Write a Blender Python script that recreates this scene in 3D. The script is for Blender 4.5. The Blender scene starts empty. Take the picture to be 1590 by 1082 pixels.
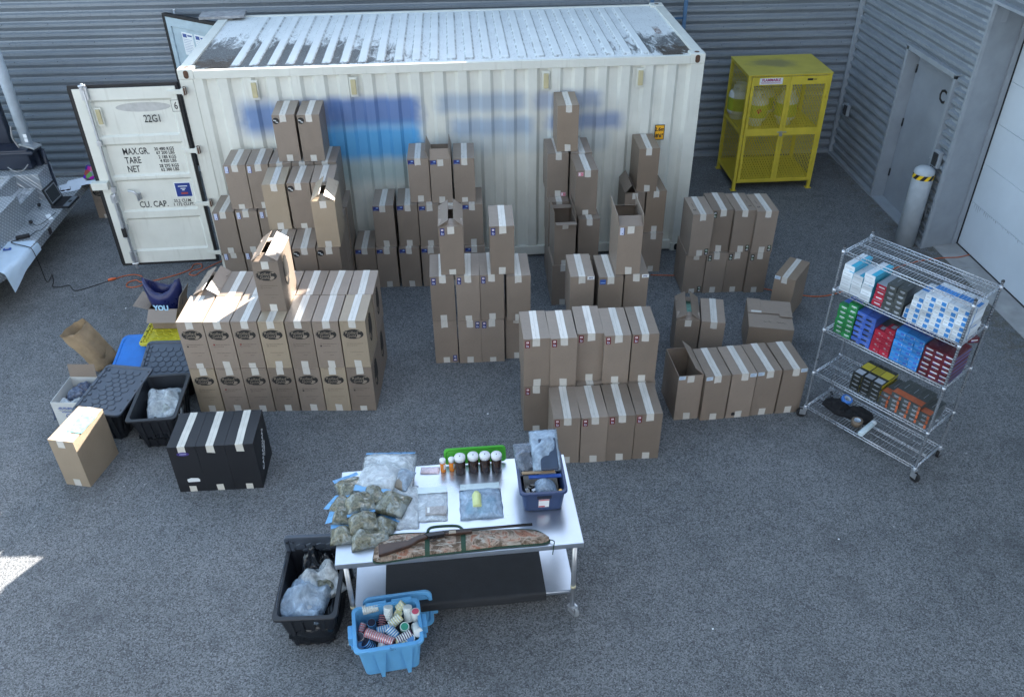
import bpy, bmesh, math, random
from mathutils import Vector, Matrix, noise
R = math.radians
sc = bpy.context.scene
COL = sc.collection
random.seed(7)

# ------------------------------------------------------------------ camera
cam_d = bpy.data.cameras.new('camera'); cam = bpy.data.objects.new('camera', cam_d); COL.objects.link(cam)
yaw, pit, rol = R(3.58), R(35.39), R(-.68)
fw = Vector((math.sin(yaw)*math.cos(pit), math.cos(yaw)*math.cos(pit), -math.sin(pit)))
rt = Vector((math.cos(yaw), -math.sin(yaw), 0)); up = rt.cross(fw)
r2 = rt*math.cos(rol)+up*math.sin(rol); u2 = -rt*math.sin(rol)+up*math.cos(rol)
m4 = Matrix((r2, u2, -fw)).transposed().to_4x4(); m4.translation = Vector((3.14, -9.82, 5.512))
cam.matrix_world = m4
cam_d.sensor_width = 36; cam_d.lens = 1312.2*36/1590; cam_d.clip_end = 2000; cam_d.clip_start = .1
sc.camera = cam

# ------------------------------------------------------------------ sky and sun
SUN = Vector((.70, 1.0, .605)).normalized()
el = math.asin(SUN.z)
w = bpy.data.worlds.new('World'); sc.world = w; w.use_nodes = True
nt = w.node_tree; nt.nodes.clear()
sky = nt.nodes.new('ShaderNodeTexSky'); sky.sky_type = 'NISHITA'; sky.sun_disc = False
sky.sun_elevation = el; sky.sun_rotation = math.atan2(SUN.x, SUN.y); sky.air_density = 1.0; sky.dust_density = 1.0; sky.ozone_density = 1.0
hs = nt.nodes.new('ShaderNodeHueSaturation'); hs.inputs['Saturation'].default_value = .80; hs.inputs['Hue'].default_value = .487
bg = nt.nodes.new('ShaderNodeBackground'); bg.inputs['Strength'].default_value = .085
wo = nt.nodes.new('ShaderNodeOutputWorld')
nt.links.new(sky.outputs[0], hs.inputs['Color']); nt.links.new(hs.outputs[0], bg.inputs[0]); nt.links.new(bg.outputs[0], wo.inputs[0])
sl = bpy.data.lights.new('sun', 'SUN'); sl.energy = 5; sl.angle = R(.5); sl.color = (1, .93, .84)
so = bpy.data.objects.new('sun', sl); COL.objects.link(so); so.location = (12, 12, 9)
so.rotation_euler = SUN.to_track_quat('Z', 'Y').to_euler()
sc.view_settings.view_transform = 'Standard'; sc.view_settings.look = 'None'
sc.view_settings.exposure = 2.90; sc.view_settings.gamma = 1

# ------------------------------------------------------------------ helpers
class NT:
    def __init__(s, name):
        s.m = bpy.data.materials.new(name); s.m.use_nodes = True; s.t = s.m.node_tree; s.t.nodes.clear()
        s.out = s.n('ShaderNodeOutputMaterial'); s.p = s.n('ShaderNodeBsdfPrincipled'); s.l(s.p.outputs[0], s.out.inputs[0])
        s.tc = s.n('ShaderNodeTexCoord')
    def n(s, t, **k):
        x = s.t.nodes.new(t)
        for a, b in k.items(): setattr(x, a, b)
        return x
    def l(s, a, b): s.t.links.new(a, b)
    def put(s, v, sock):
        if hasattr(v, 'links'): s.l(v, sock)
        elif v is not None: sock.default_value = v
    def math(s, op, a, b=None, c=None, clamp=False):
        x = s.n('ShaderNodeMath', operation=op, use_clamp=clamp)
        for i, v in enumerate((a, b, c)): s.put(v, x.inputs[i])
        return x.outputs[0]
    def noise(s, scale, det=3, rough=.55, co=None, dist=0):
        x = s.n('ShaderNodeTexNoise'); x.inputs['Scale'].default_value = scale; x.inputs['Detail'].default_value = det
        x.inputs['Roughness'].default_value = rough; x.inputs['Distortion'].default_value = dist
        s.l(co or s.tc.outputs['Object'], x.inputs['Vector']); return x.outputs['Fac']
    def mp(s, sc=(1, 1, 1), co=None, loc=(0, 0, 0)):
        x = s.n('ShaderNodeMapping'); x.inputs['Scale'].default_value = sc; x.inputs['Location'].default_value = loc
        s.l(co or s.tc.outputs['Object'], x.inputs['Vector']); return x.outputs[0]
    def rng(s, v, a, b, c=0, d=1, smooth=False):
        x = s.n('ShaderNodeMapRange'); x.interpolation_type = 'SMOOTHSTEP' if smooth else 'LINEAR'
        s.put(v, x.inputs[0])
        for i, q in zip((1, 2, 3, 4), (a, b, c, d)): x.inputs[i].default_value = q
        return x.outputs[0]
    def mix(s, f, a, b, mode='MIX'):
        x = s.n('ShaderNodeMix', data_type='RGBA', blend_type=mode)
        s.put(f, x.inputs[0]); s.put(c4(a), x.inputs[6]); s.put(c4(b), x.inputs[7]); return x.outputs[2]
    def xyz(s, co=None):
        x = s.n('ShaderNodeSeparateXYZ'); s.l(co or s.tc.outputs['Object'], x.inputs[0]); return x.outputs
    def bump(s, h, st, dist=.01):
        x = s.n('ShaderNodeBump'); x.inputs['Strength'].default_value = st; x.inputs['Distance'].default_value = dist
        s.put(h, x.inputs['Height']); s.l(x.outputs[0], s.p.inputs['Normal'])
    def rnd(s): return s.n('ShaderNodeObjectInfo').outputs['Random']
    def set(s, col=None, rough=None, metal=None, **k):
        if col is not None: s.put(c4(col), s.p.inputs['Base Color'])
        if rough is not None: s.put(rough, s.p.inputs['Roughness'])
        if metal is not None: s.put(metal, s.p.inputs['Metallic'])
        for a, v in k.items(): s.put(v, s.p.inputs[a.replace('_', ' ')])
        return s.m
def c4(c):
    if isinstance(c, (tuple, list)): return tuple(c) if len(c) == 4 else tuple(c)+(1,)
    return c
def mul(c, k): return tuple(min(1, v*k) for v in c[:3])
MC = {}
def mat(name, col, rough=.5, metal=0, var=.12, scale=9, bump=0, bs=60, **k):
    if name in MC: return MC[name]
    s = NT(name); f = s.noise(scale, 4)
    f = s.rng(f, .25, .75)
    s.set(s.mix(f, mul(col, 1-var), mul(col, 1+var)), s.rng(f, 0, 1, max(0, rough-.06), min(1, rough+.06)), metal, **k)
    if bump: s.bump(s.noise(bs, 3), bump, .004)
    MC[name] = s.m; return s.m

def box(bm, x0, x1, y0, y1, z0, z1, mi=0, M=None, tf=None):
    vs = []
    for z in (z0, z1):
        for y in (y0, y1):
            for x in (x0, x1):
                v = Vector((x, y, z))
                if tf: v = tf(v)
                if M: v = M @ v
                vs.append(bm.verts.new(v))
    for f in ((0, 2, 3, 1), (4, 5, 7, 6), (0, 1, 5, 4), (2, 6, 7, 3), (0, 4, 6, 2), (1, 3, 7, 5)):
        q = bm.faces.new([vs[i] for i in f]); q.material_index = mi
    return vs
def quad(bm, pts, mi=0):
    f = bm.faces.new([bm.verts.new(Vector(p)) for p in pts]); f.material_index = mi; return f
def ring(c, ax, r, n, ph=0):
    ax = Vector(ax).normalized(); a = ax.orthogonal().normalized(); b = ax.cross(a)
    if abs(ax.z) > .99: a, b = Vector((1, 0, 0)), Vector((0, 1, 0))*(1 if ax.z > 0 else -1)
    return [Vector(c)+a*math.cos(t)*r+b*math.sin(t)*r for t in [ph+2*math.pi*i/n for i in range(n)]]
def lathe(bm, prof, base=(0, 0, 0), ax=(0, 0, 1), n=20, mi=0, caps=True, mis=None):
    rings = []; ax = Vector(ax).normalized(); base = Vector(base)
    for r, h in prof: rings.append([bm.verts.new(p) for p in ring(base+ax*h, ax, max(r, 1e-4), n)])
    for k in range(len(rings)-1):
        for i in range(n):
            f = bm.faces.new([rings[k][i], rings[k][(i+1) % n], rings[k+1][(i+1) % n], rings[k+1][i]]); f.material_index = mis[k] if mis else mi; f.smooth = True
    if caps:
        f = bm.faces.new(rings[0][::-1]); f.material_index = mis[0] if mis else mi
        f = bm.faces.new(rings[-1]); f.material_index = mis[-1] if mis else mi
def tube(bm, pts, r, n=8, mi=0, caps=True):
    pts = [Vector(p) for p in pts]; rings = []
    a = None
    for i, p in enumerate(pts):
        d = (pts[min(i+1, len(pts)-1)]-pts[max(i-1, 0)]).normalized()
        if a is None: a = d.orthogonal().normalized()
        a = (a-d*a.dot(d)).normalized(); b = d.cross(a)
        rr = r[i] if isinstance(r, (list, tuple)) else r
        rings.append([bm.verts.new(p+a*math.cos(t)*rr+b*math.sin(t)*rr) for t in [2*math.pi*k/n for k in range(n)]])
    for k in range(len(rings)-1):
        for i in range(n):
            f = bm.faces.new([rings[k][i], rings[k][(i+1) % n], rings[k+1][(i+1) % n], rings[k+1][i]]); f.material_index = mi; f.smooth = n > 4
    if caps:
        for q in (rings[0][::-1], rings[-1]):
            f = bm.faces.new(q); f.material_index = mi
def curve(pts, k=6):
    pts = [Vector(p) for p in pts]; out = []
    for i in range(len(pts)-1):
        a, b, c, d = pts[max(i-1, 0)], pts[i], pts[i+1], pts[min(i+2, len(pts)-1)]
        for j in range(k):
            t = j/k
            out.append(.5*((2*b)+(c-a)*t+(2*a-5*b+4*c-d)*t*t+(3*b-a-3*c+d)*t**3))
    return out+[pts[-1]]
def prism(bm, poly, z0, z1, mi=0, M=None):
    """polygon in xy extruded in z"""
    lo = [bm.verts.new((M or Matrix()) @ Vector((x, y, z0))) for x, y in poly]; hi = [bm.verts.new((M or Matrix()) @ Vector((x, y, z1))) for x, y in poly]
    n = len(poly); fs = [bm.faces.new(lo[::-1]), bm.faces.new(hi)]
    for i in range(n): fs.append(bm.faces.new([lo[i], lo[(i+1) % n], hi[(i+1) % n], hi[i]]))
    for f in fs: f.material_index = mi
def mesh(name, bm, mats, bevel=0, smooth=False, recalc=True):
    if bevel:
        bmesh.ops.remove_doubles(bm, verts=bm.verts, dist=1e-6)
        bmesh.ops.bevel(bm, geom=[e for e in bm.edges if len(e.link_faces) == 2 and e.calc_face_angle(0) > .6], offset=bevel, segments=2, affect='EDGES', profile=.6)
    if recalc: bmesh.ops.recalc_face_normals(bm, faces=bm.faces)
    me = bpy.data.meshes.new(name); bm.to_mesh(me); bm.free()
    for m in (mats if isinstance(mats, (list, tuple)) else [mats]): me.materials.append(m)
    if smooth:
        for p in me.polygons: p.use_smooth = True
    return me
def obj(name, bm, mats, parent=None, bevel=0, smooth=False, loc=None, rot=None):
    me = bm if isinstance(bm, bpy.types.Mesh) else mesh(name, bm, mats, bevel, smooth)
    o = bpy.data.objects.new(name, me); COL.objects.link(o)
    if parent: o.parent = parent
    if loc: o.location = loc
    if rot: o.rotation_euler = rot
    return o
LABELS = {}
def tag(o, label, cat, group=None):
    o['label'] = label; o['category'] = cat
    if group: o['group'] = group
    return o
def thing(name, label, cat, loc=(0, 0, 0), rz=0, group=None, rot=None):
    o = bpy.data.objects.new(name, None); COL.objects.link(o); o.empty_display_size = .1
    o.location = loc; o.rotation_euler = rot or (0, 0, rz); return tag(o, label, cat, group)
def struct(name, bm, mats, **k):
    o = obj(name, bm, mats, **k); o['kind'] = 'structure'; return o
def child(o, parent, mat=None):
    o.parent = parent; return o
TX = {}
def text_mesh(s, size, m, sx=1.0, bold=0.0, ext=.0006, sp=1.0):
    key = (s, size, m.name, sx, bold)
    if key in TX: return TX[key]
    c = bpy.data.curves.new('lettering', 'FONT'); c.body = s; c.size = size; c.extrude = ext; c.offset = bold; c.align_x = 'CENTER'; c.align_y = 'CENTER'; c.space_character = sp; c.resolution_u = 2; c.space_line = .85
    o = bpy.data.objects.new('tmp', c); COL.objects.link(o)
    me = bpy.data.meshes.new_from_object(o.evaluated_get(bpy.context.evaluated_depsgraph_get()))
    bpy.data.objects.remove(o); bpy.data.curves.remove(c)
    for v in me.vertices: v.co.x *= sx
    me.materials.clear(); me.materials.append(m); me.name = 'lettering'; TX[key] = me; return me
def text(s, size, m, parent, loc, rot=(math.pi/2, 0, 0), name='lettering', **k):
    return obj(name, text_mesh(s, size, m, **k), None, parent, loc=loc, rot=rot)
def dup(o, parent=None, loc=None, rot=None):
    c = o.copy(); COL.objects.link(c); c.parent = parent
    for ch in o.children: dup(ch, c)
    if loc is not None: c.location = loc
    if rot is not None: c.rotation_euler = rot
    return c
def fn(x, y, z, s=1, seed=0): return noise.noise(Vector((x*s+seed*7.3, y*s+seed*3.1, z*s-seed*5.7)))

# ------------------------------------------------------------------ materials of the setting
def m_asphalt():
    s = NT('asphalt'); v = s.n('ShaderNodeTexVoronoi'); v.inputs['Scale'].default_value = 115; s.l(s.tc.outputs['Object'], v.inputs['Vector'])
    cr = s.n('ShaderNodeSeparateColor'); s.l(v.outputs['Color'], cr.inputs[0])
    big = s.noise(.9, 5, .6); mid = s.noise(6, 4, .6); fine = s.noise(220, 2)
    base = s.mix(s.rng(big, .3, .7), (.094, .100, .107), (.136, .143, .151))
    base = s.mix(s.rng(mid, .35, .7), base, s.mix(.5, base, (.17, .175, .18)))
    grit = s.mix(s.rng(cr.outputs[0], .0, 1), s.mix(1, base, (.25, .25, .26), 'MULTIPLY'), s.mix(1, base, (1.95, 1.95, 1.95), 'MULTIPLY'))
    base = s.mix(.75, base, grit)
    v2 = s.n('ShaderNodeTexVoronoi'); v2.inputs['Scale'].default_value = 58; s.l(s.tc.outputs['Object'], v2.inputs['Vector'])
    c2 = s.n('ShaderNodeSeparateColor'); s.l(v2.outputs['Color'], c2.inputs[0])
    pale_chip = s.math('MULTIPLY', s.math('GREATER_THAN', c2.outputs[0], .86), s.math('LESS_THAN', v2.outputs['Distance'], .30))
    base = s.mix(pale_chip, base, (.26, .27, .285))  # pale stone chips in the asphalt
    v3 = s.n('ShaderNodeTexVoronoi'); v3.inputs['Scale'].default_value = 11; s.l(s.mp(loc=(3, 5, 0)), v3.inputs['Vector'])
    c3 = s.n('ShaderNodeSeparateColor'); s.l(v3.outputs['Color'], c3.inputs[0])
    peb = s.math('MULTIPLY', s.math('GREATER_THAN', c3.outputs[0], .93), s.math('LESS_THAN', v3.outputs['Distance'], .10))
    base = s.mix(peb, base, (.33, .33, .33))
    st = s.rng(s.noise(1.3, 6, .7, s.mp((1, 1, 1), loc=(9, 2, 0))), .54, .72)
    base = s.mix(s.math('MULTIPLY', st, .55), base, (.055, .058, .064))
    X, Y, Z = s.xyz(); near = s.rng(s.math('SUBTRACT', 9.25, X), .0, .45, 1, 0); near = s.math('MAXIMUM', near, s.rng(s.math('SUBTRACT', 3.1, Y), .0, .5, 1, 0))
    base = s.mix(s.math('MULTIPLY', s.math('MULTIPLY', near, s.rng(s.noise(9, 5, .7), .42, .60)), .7), base, (.10, .085, .06))
    s.bump(s.math('ADD', v.outputs['Distance'], fine), .55, .006)
    return s.set(base, .82)
def m_metalwall():
    s = NT('ribbed_steel_siding'); n1 = s.noise(3, 5, .6, s.mp((.25, 1, 1))); n2 = s.noise(30, 4, .6, s.mp((1, 1, .2)))
    c = s.mix(s.rng(n1, .3, .7), (.235, .265, .30), (.29, .32, .355))
    c = s.mix(s.rng(n2, .55, .8), c, (.20, .22, .25))
    return s.set(c, .42, .15)
ASPH, SIDING = m_asphalt(), m_metalwall()
TRIM = mat('grey_trim', (.31, .34, .375), .45, .1, scale=4)
CONC = mat('concrete', (.33, .33, .33), .85, var=.2, scale=5, bump=.4, bs=90)
DOORG = mat('grey_door_paint', (.26, .285, .32), .45, scale=3)
BLACK = mat('black_rubber', (.012, .012, .014), .6)
ROLLW = mat('roller_door_white', (.62, .68, .74), .45, var=.06, scale=2)
GALV = mat('galvanised', (.55, .57, .6), .35, .8, scale=25)
INK = mat('black_paint', (.015, .015, .018), .5)
WHITE = mat('white_label', (.75, .78, .80), .5, var=.04)
DARKM = mat('dark_grey_plastic', (.03, .032, .036), .5)

# ------------------------------------------------------------------ ground
bm = bmesh.new(); bmesh.ops.create_grid(bm, x_segments=60, y_segments=60, size=60); bmesh.ops.translate(bm, verts=bm.verts, vec=(2, -15, 0))
struct('ground', bm, ASPH)
bm = bmesh.new()
for k in range(9):
    y1 = -.115-.67*(k > 0)-(k-1)*1.5*(k > 1) if k else -.115
    y0 = -.785-1.5*k if k else -.785
    if k: y1 = -.785-1.5*(k-1)
    box(bm, 9.42, 9.775, y0+.004, y1-.004, -.05, .006)
struct('apron_pavement', bm, CONC)

# ------------------------------------------------------------------ building
WA = math.atan2(-.235, 13.4)
def rib_profile(z0, z1, pitch=.134, d=.050):
    out = []; z = z0
    while z < z1:
        for dz, dd in ((0, 0), (.038, 0), (.056, d*.9), (.072, d), (.133, .002)):
            out.append((min(z+dz, z1), dd))
        z += pitch
    return out
def ribwall(bm, a, b, z0, z1, nrm, mi=0):
    """horizontally ribbed sheet between plan points a and b, ribs set back from nrm"""
    a, b, nrm = Vector(a).to_3d(), Vector(b).to_3d(), Vector(nrm).to_3d()
    off = z0-math.floor(z0/.134)*.134
    pr = [(z, d) for z, d in rib_profile(z0-off, z1) if z >= z0-1e-6]
    if off > 1e-4: pr = [(z0, pr[0][1])]+pr
    va = [bm.verts.new(a-nrm*d+Vector((0, 0, z))) for z, d in pr]; vb = [bm.verts.new(b-nrm*d+Vector((0, 0, z))) for z, d in pr]
    for i in range(len(pr)-1):
        if pr[i+1][0]-pr[i][0] < 1e-5: continue
        f = bm.faces.new([va[i], vb[i], vb[i+1], va[i+1]]); f.material_index = mi
bw = thing('warehouse_back_wall', 'grey horizontally ribbed steel wall running behind the white shipping container', 'wall', (9.25, 3.088, 0), WA)
bm = bmesh.new()
N = (0, -1)
# low parapet to the left, taller block at the right: the sun comes in over the low part
SX1, SZ0 = -3.66, 4.41
ribwall(bm, (-16, 0), (0, 0), .05, SZ0, N)
ribwall(bm, (SX1, 0), (0, 0), SZ0, 9.6, N)
obj('siding', bm, SIDING, bw)
bm = bmesh.new(); box(bm, -16, -.01, -.02, .05, 0, .05); box(bm, -16, 3, .05, .12, 0, SZ0-.05); box(bm, SX1, 3, .05, .12, SZ0-.05, 9.6); box(bm, -16, SX1-.034, -.05, .14, SZ0, SZ0+.03); box(bm, SX1, .3, -.05, .14, 9.6, 9.7); box(bm, SX1-.03, SX1+.06, -.03, .14, SZ0-.1, 9.6)
obj('flashing', bm, TRIM, bw)
bm = bmesh.new()
for i in range(26):
    for j in range(9):
        x = -12.6+i*.62+random.uniform(-.02, .02); lathe(bm, [(.006, 0), (.005, .005)], (x, -.001, .04+.134*(2*j+1.0)), (0, -1, 0), 6)
obj('screw_heads', bm, INK, bw)

rw = thing('warehouse_side_wall', 'grey ribbed steel side wall with recessed roller door bay', 'wall')
bm = bmesh.new(); N = (-1, 0)
ribwall(bm, (9.25, 3.08), (9.25, 1.41), .05, 2.2, N); ribwall(bm, (9.25, .1), (9.25, -.2), .05, 2.2, N)
ribwall(bm, (9.25, 3.08), (9.25, -.2), 2.2, 3.12, N); ribwall(bm, (9.25, 3.08), (9.25, -14), 3.12, 9.6, N)
obj('siding', bm, SIDING, rw)
bm = bmesh.new()
box(bm, 9.215, 9.28, 3.02, 3.075, 0, 9.6)                      # inside corner trim
box(bm, 9.22, 9.29, 1.41, 3.02, 0, .05); box(bm, 9.22, 9.29, -.2, .1, 0, .05)
box(bm, 9.225, 9.27, -.235, -.2, 0, 3.12)                      # jamb corner
quad(bm, [(9.27, -.225, 0), (9.76, -.11, 0), (9.76, -.11, 3.12), (9.27, -.225, 3.12)])
box(bm, 9.215, 9.9, -14, -.2, 3.12, 3.15); box(bm, 9.45, 9.9, -.2, .3, 3.1, 3.4); box(bm, 9.32, 9.4, -14, 4, 3.15, 9.6)
box(bm, 9.3, 9.45, -.2, 3.4, 2.9, 3.3); box(bm, 9.31, 9.4, 1.45, 3.4, .05, 2.9); box(bm, 9.5, 9.6, -.05, 1.45, .05, 3.12); box(bm, 9.3, 9.5, -.05, 1.45, 2.35, 3.12)
box(bm, 9.29, 9.5, -.13, .02, .05, 3.12)
box(bm, 9.2, 9.42, -14, 3.1, 9.6, 9.7)
obj('flashing', bm, TRIM, rw)
# unseen wall added behind the viewpoint to keep low sky off the fronts
ow = thing('added_sky_blocker_wall', 'unseen grey ribbed wall added behind the viewpoint to block the low sky', 'wall')
bm = bmesh.new(); ribwall(bm, (22, -15.5), (-16, -15.5), .05, 12.5, (0, 1)); obj('siding', bm, SIDING, ow)
bm = bmesh.new(); box(bm, -16, 22, -15.9, -15.56, 0, 12.5); box(bm, -16, 22, -15.95, -15.47, 12.5, 12.62); obj('flashing', bm, TRIM, ow)
# personnel door
pd = thing('personnel_door', 'grey steel personnel door marked C recessed in the ribbed side wall', 'door')
bm = bmesh.new()
for a in ((9.222, 9.42, 1.36, 1.415, 0, 2.2), (9.222, 9.42, .095, .14, 0, 2.2), (9.222, 9.42, .095, 1.415, 2.155, 2.215), (9.23, 9.42, .14, 1.36, -.01, .02)): box(bm, *a)
obj('frame', bm, TRIM, pd, bevel=.003)
bm = bmesh.new(); box(bm, 9.405, 9.45, .145, 1.355, .022, 2.15); leaf = obj('door_leaf', bm, DOORG, pd, bevel=.003)
text('C', .24, INK, pd, (9.403, .56, 1.78), (math.pi/2, 0, -math.pi/2), bold=.006)
for z in (.35, 1.1, 1.85):
    bm = bmesh.new(); lathe(bm, [(.012, 0), (.012, .11)], (9.397, 1.34, z), n=8); obj('hinge', bm, DARKM, pd)
bm = bmesh.new(); box(bm, 9.35, 9.405, .2, .26, .98, 1.10); tube(bm, [(9.34, .23, 1.05), (9.34, .34, 1.05)], .011); obj('handle', bm, GALV, pd, bevel=.004)
# roller door
rd = thing('roller_door', 'pale white sectional roller door in the recessed bay at right', 'door')
bm = bmesh.new(); z = .0
for z0, z1 in ((.012, .635), (.635, 1.155), (1.155, 1.675), (1.675, 2.195), (2.195, 2.715), (2.715, 3.12)): box(bm, 9.785, 9.84, -9.2, -.14, z0+.002, z1-.002)
obj('door_panel', bm, ROLLW, rd, bevel=.004)
bm = bmesh.new(); box(bm, 9.762, 9.80, -.138, -.118, 0, 3.12); box(bm, 9.77, 9.84, -9.2, -.14, 0, .012); box(bm, 9.84, 9.88, -9.2, -.1, 0, 3.12); obj('seal', bm, BLACK, rd)
bm = bmesh.new(); box(bm, 9.70, 9.762, -.145, -.10, 0, 3.12); obj('jamb_angle', bm, TRIM, rd, bevel=.004)
bm = bmesh.new()
for k in range(26):
    x0 = -.18-k*.045+random.uniform(-.01, .01); L = random.uniform(.01, .09)*(1.2 if k < 9 else .4)
    quad(bm, [(9.7835, x0, .63), (9.7835, x0-random.uniform(.006, .02), .63), (9.7835, x0-random.uniform(.0, .02), .63-L)][:3])
obj('scuff_marks', bm, mat('scuff', (.25, .27, .3), .7), rd)
# wall fittings
t = thing('wall_sensor_box', 'small dark box with pale bracket on the side wall near the corner', 'outlet box', (9.25, 2.74, .84))
bm = bmesh.new(); box(bm, -.05, 0, -.06, .06, -.09, .09); obj('housing', bm, TRIM, t, bevel=.006)
bm = bmesh.new(); box(bm, -.068, -.05, -.045, .045, -.07, .07); obj('cover', bm, DARKM, t, bevel=.005)
t = thing('door_camera', 'dark square reader with pale surround beside the grey door', 'intercom', (9.25, -.02, 1.18))
bm = bmesh.new(); box(bm, -.05, 0, -.07, .07, -.11, .11); obj('housing', bm, TRIM, t, bevel=.008)
bm = bmesh.new(); box(bm, -.075, -.05, -.045, .045, -.08, .08); obj('cover', bm, DARKM, t, bevel=.006)
bm = bmesh.new(); tube(bm, curve([(-.04, .02, -.1), (-.09, .04, -.2), (-.05, -.02, -.28), (-.08, .05, -.22), (-.03, .09, -.12)]), .008); obj('cable', bm, DARKM, t)
t = thing('cable_reel_bracket', 'coiled dark cable on a wall bracket low behind the bollard', 'cable', (9.25, -.06, .42))
bm = bmesh.new()
for k in range(4): tube(bm, [(-.05-.012*k, .07*math.cos(a), .10*math.sin(a)-.02*k) for a in [i*math.pi/8 for i in range(17)]], .007)
obj('coil', bm, DARKM, t)
bm = bmesh.new(); box(bm, -.03, 0, -.03, .03, -.05, .12); obj('bracket', bm, GALV, t)
# bollard
t = thing('bollard', 'grey steel bollard with a black and yellow hazard band near the roller door', 'bollard', (9.08, -.06, 0))
bm = bmesh.new(); lathe(bm, [(.128, 0), (.128, 1.03), (.122, 1.055), (.09, 1.085), (.04, 1.10), (.001, 1.103)], n=36); obj('post', bm, mat('bollard_paint', (.42, .46, .50), .5), t)
bm = bmesh.new(); n = 48
for i in range(n):
    a0, a1 = 2*math.pi*i/n, 2*math.pi*(i+1)/n
    sh = .35
    for k in range(1):
        for q in range(5):
            f0, f1 = q/5, (q+1)/5
            P = [(.131*math.cos(a), .131*math.sin(a), .95+.065*f) for a, f in ((a0+sh*f0, f0), (a1+sh*f0, f0), (a1+sh*f1, f1), (a0+sh*f1, f1))]
            quad(bm, P, 0 if (i//3) % 2 else 1)
obj('hazard_band', bm, [mat('hazard_yellow', (.85, .55, .02), .45), INK], t, smooth=True)
# ------------------------------------------------------------------ shipping container
def m_container():
    s = NT('container_paint'); x, y, z = s.xyz()
    n = s.noise(3, 5, .6); st = s.noise(22, 4, .6, s.mp((1, 1, .08)))
    c = s.mix(s.rng(n, .3, .7), (.63, .635, .58), (.71, .715, .66))
    c = s.mix(s.math('MULTIPLY', s.rng(st, .58, .80), .45), c, (.42, .40, .34))
    e = s.noise(60, 3)
    def patch(x0, x1, z0, z1, col, k, sx=.10, sz=.07):
        nonlocal c
        wob = s.math('MULTIPLY', s.math('SUBTRACT', s.noise(7, 2), .5), .12)
        xx = s.math('ADD', x, wob)
        a = s.math('MULTIPLY', s.rng(xx, x0-sx, x0+sx, smooth=True), s.rng(xx, x1-sx, x1+sx, 1, 0, True))
        b = s.math('MULTIPLY', s.rng(z, z0-sz, z0+sz, smooth=True), s.rng(z, z1-sz, z1+sz, 1, 0, True))
        fr = s.math('LESS_THAN', y, .06)
        c = s.mix(s.math('MULTIPLY', s.math('MULTIPLY', a, b), s.math('MULTIPLY', fr, k)), c, col)
    patch(.60, 1.1, 1.80, 2.18, (.03, .14, .40), .80, .14, .12); patch(1.2, 1.70, 1.84, 2.19, (.12, .20, .44), .75)
    patch(1.62, 2.70, 1.84, 2.20, (.02, .12, .40), .82)
    patch(1.50, 2.70, 1.42, 1.86, (.04, .33, .68), .9, .10, .10)
    patch(1.58, 2.70, 1.12, 1.42, (.22, .38, .42), .6, .1, .12)
    patch(2.90, 3.95, 1.98, 2.20, (.20, .30, .46), .62); patch(4.05, 4.85, 1.98, 2.19, (.18, .26, .46), .6)
    patch(3.05, 4.05, 1.68, 1.90, (.15, .27, .47), .62); patch(4.2, 5.12, 1.72, 1.92, (.13, .22, .46), .68)
    patch(2.8, 5.0, 1.45, 1.7, (.42, .50, .56), .45)
    return s.set(c, .5)
def m_roof():
    s = NT('container_roof_paint'); x, y, z = s.xyz()
    n = s.noise(4, 5, .6)
    c = s.mix(s.rng(n, .3, .7), (.66, .69, .69), (.74, .77, .77))
    low = s.rng(z, 2.572, 2.566)                                   # only in the troughs
    streak = s.noise(9, 6, .7, s.mp((1.1, .35, 1)), .9)
    left = s.math('MULTIPLY', s.rng(x, 3.9, 1.5), s.math('MULTIPLY', s.rng(y, 2.0, .6), s.rng(y, .06, .16)))
    right = s.math('MULTIPLY', s.rng(x, 4.2, 5.6), s.math('MULTIPLY', s.rng(y, 1.9, .7), s.rng(y, .05, .2)))
    right = s.math('MULTIPLY', right, .75)
    amt = s.math('MAXIMUM', left, right)
    thr = s.math('SUBTRACT', .79, s.math('MULTIPLY', amt, .62))
    d = s.math('MULTIPLY', s.math('SUBTRACT', streak, thr), 6, clamp=True)
    fine = s.rng(s.noise(70, 4, .7), .3, .62)
    d = s.math('MULTIPLY', s.math('MULTIPLY', d, low), s.math('MULTIPLY_ADD', fine, .3, .7))
    c = s.mix(s.math('MULTIPLY', d, .95), c, (.014, .014, .014))
    deb = s.math('MULTIPLY', s.math('MULTIPLY', s.rng(s.math('MAXIMUM', s.rng(x, .62, .5), s.rng(x, 5.5, 5.62)), .3, .7), s.rng(y, .62, .45)), s.rng(s.math('ADD', s.noise(6, 4, .7), s.math('MULTIPLY', y, -.25)), .34, .44))
    deb = s.math('MULTIPLY', deb, low)
    c = s.mix(deb, c, s.mix(s.rng(s.noise(180, 2), .4, .6), (.025, .018, .012), (.15, .115, .09)))
    edge = s.math('MULTIPLY', s.math('MULTIPLY', s.rng(z, 2.561, 2.564), s.rng(z, 2.580, 2.574)), s.rng(s.noise(16, 5, .7, s.mp((1, .6, 1))), .42, .62))
    c = s.mix(s.math('MULTIPLY', edge, .75), c, (.14, .14, .135))
    li = s.math('MULTIPLY', s.math('GREATER_THAN', s.noise(40, 5, .7, s.mp((3, .3, 1))), .62), s.math('MULTIPLY', low, .6))
    c = s.mix(li, c, (.12, .12, .12))
    s.bump(s.math('MULTIPLY', deb, s.noise(200, 2)), .9, .02)
    return s.set(c, .55)
CP, CR = m_container(), m_roof()
RUST = mat('rusty_steel', (.10, .05, .03), .8, var=.4, scale=40)
L, Wd, H = 6.058, 2.438, 2.591
ct = thing('shipping_container', 'long white corrugated shipping container with dirt-stained ribbed roof and blue painted side', 'container')
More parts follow.
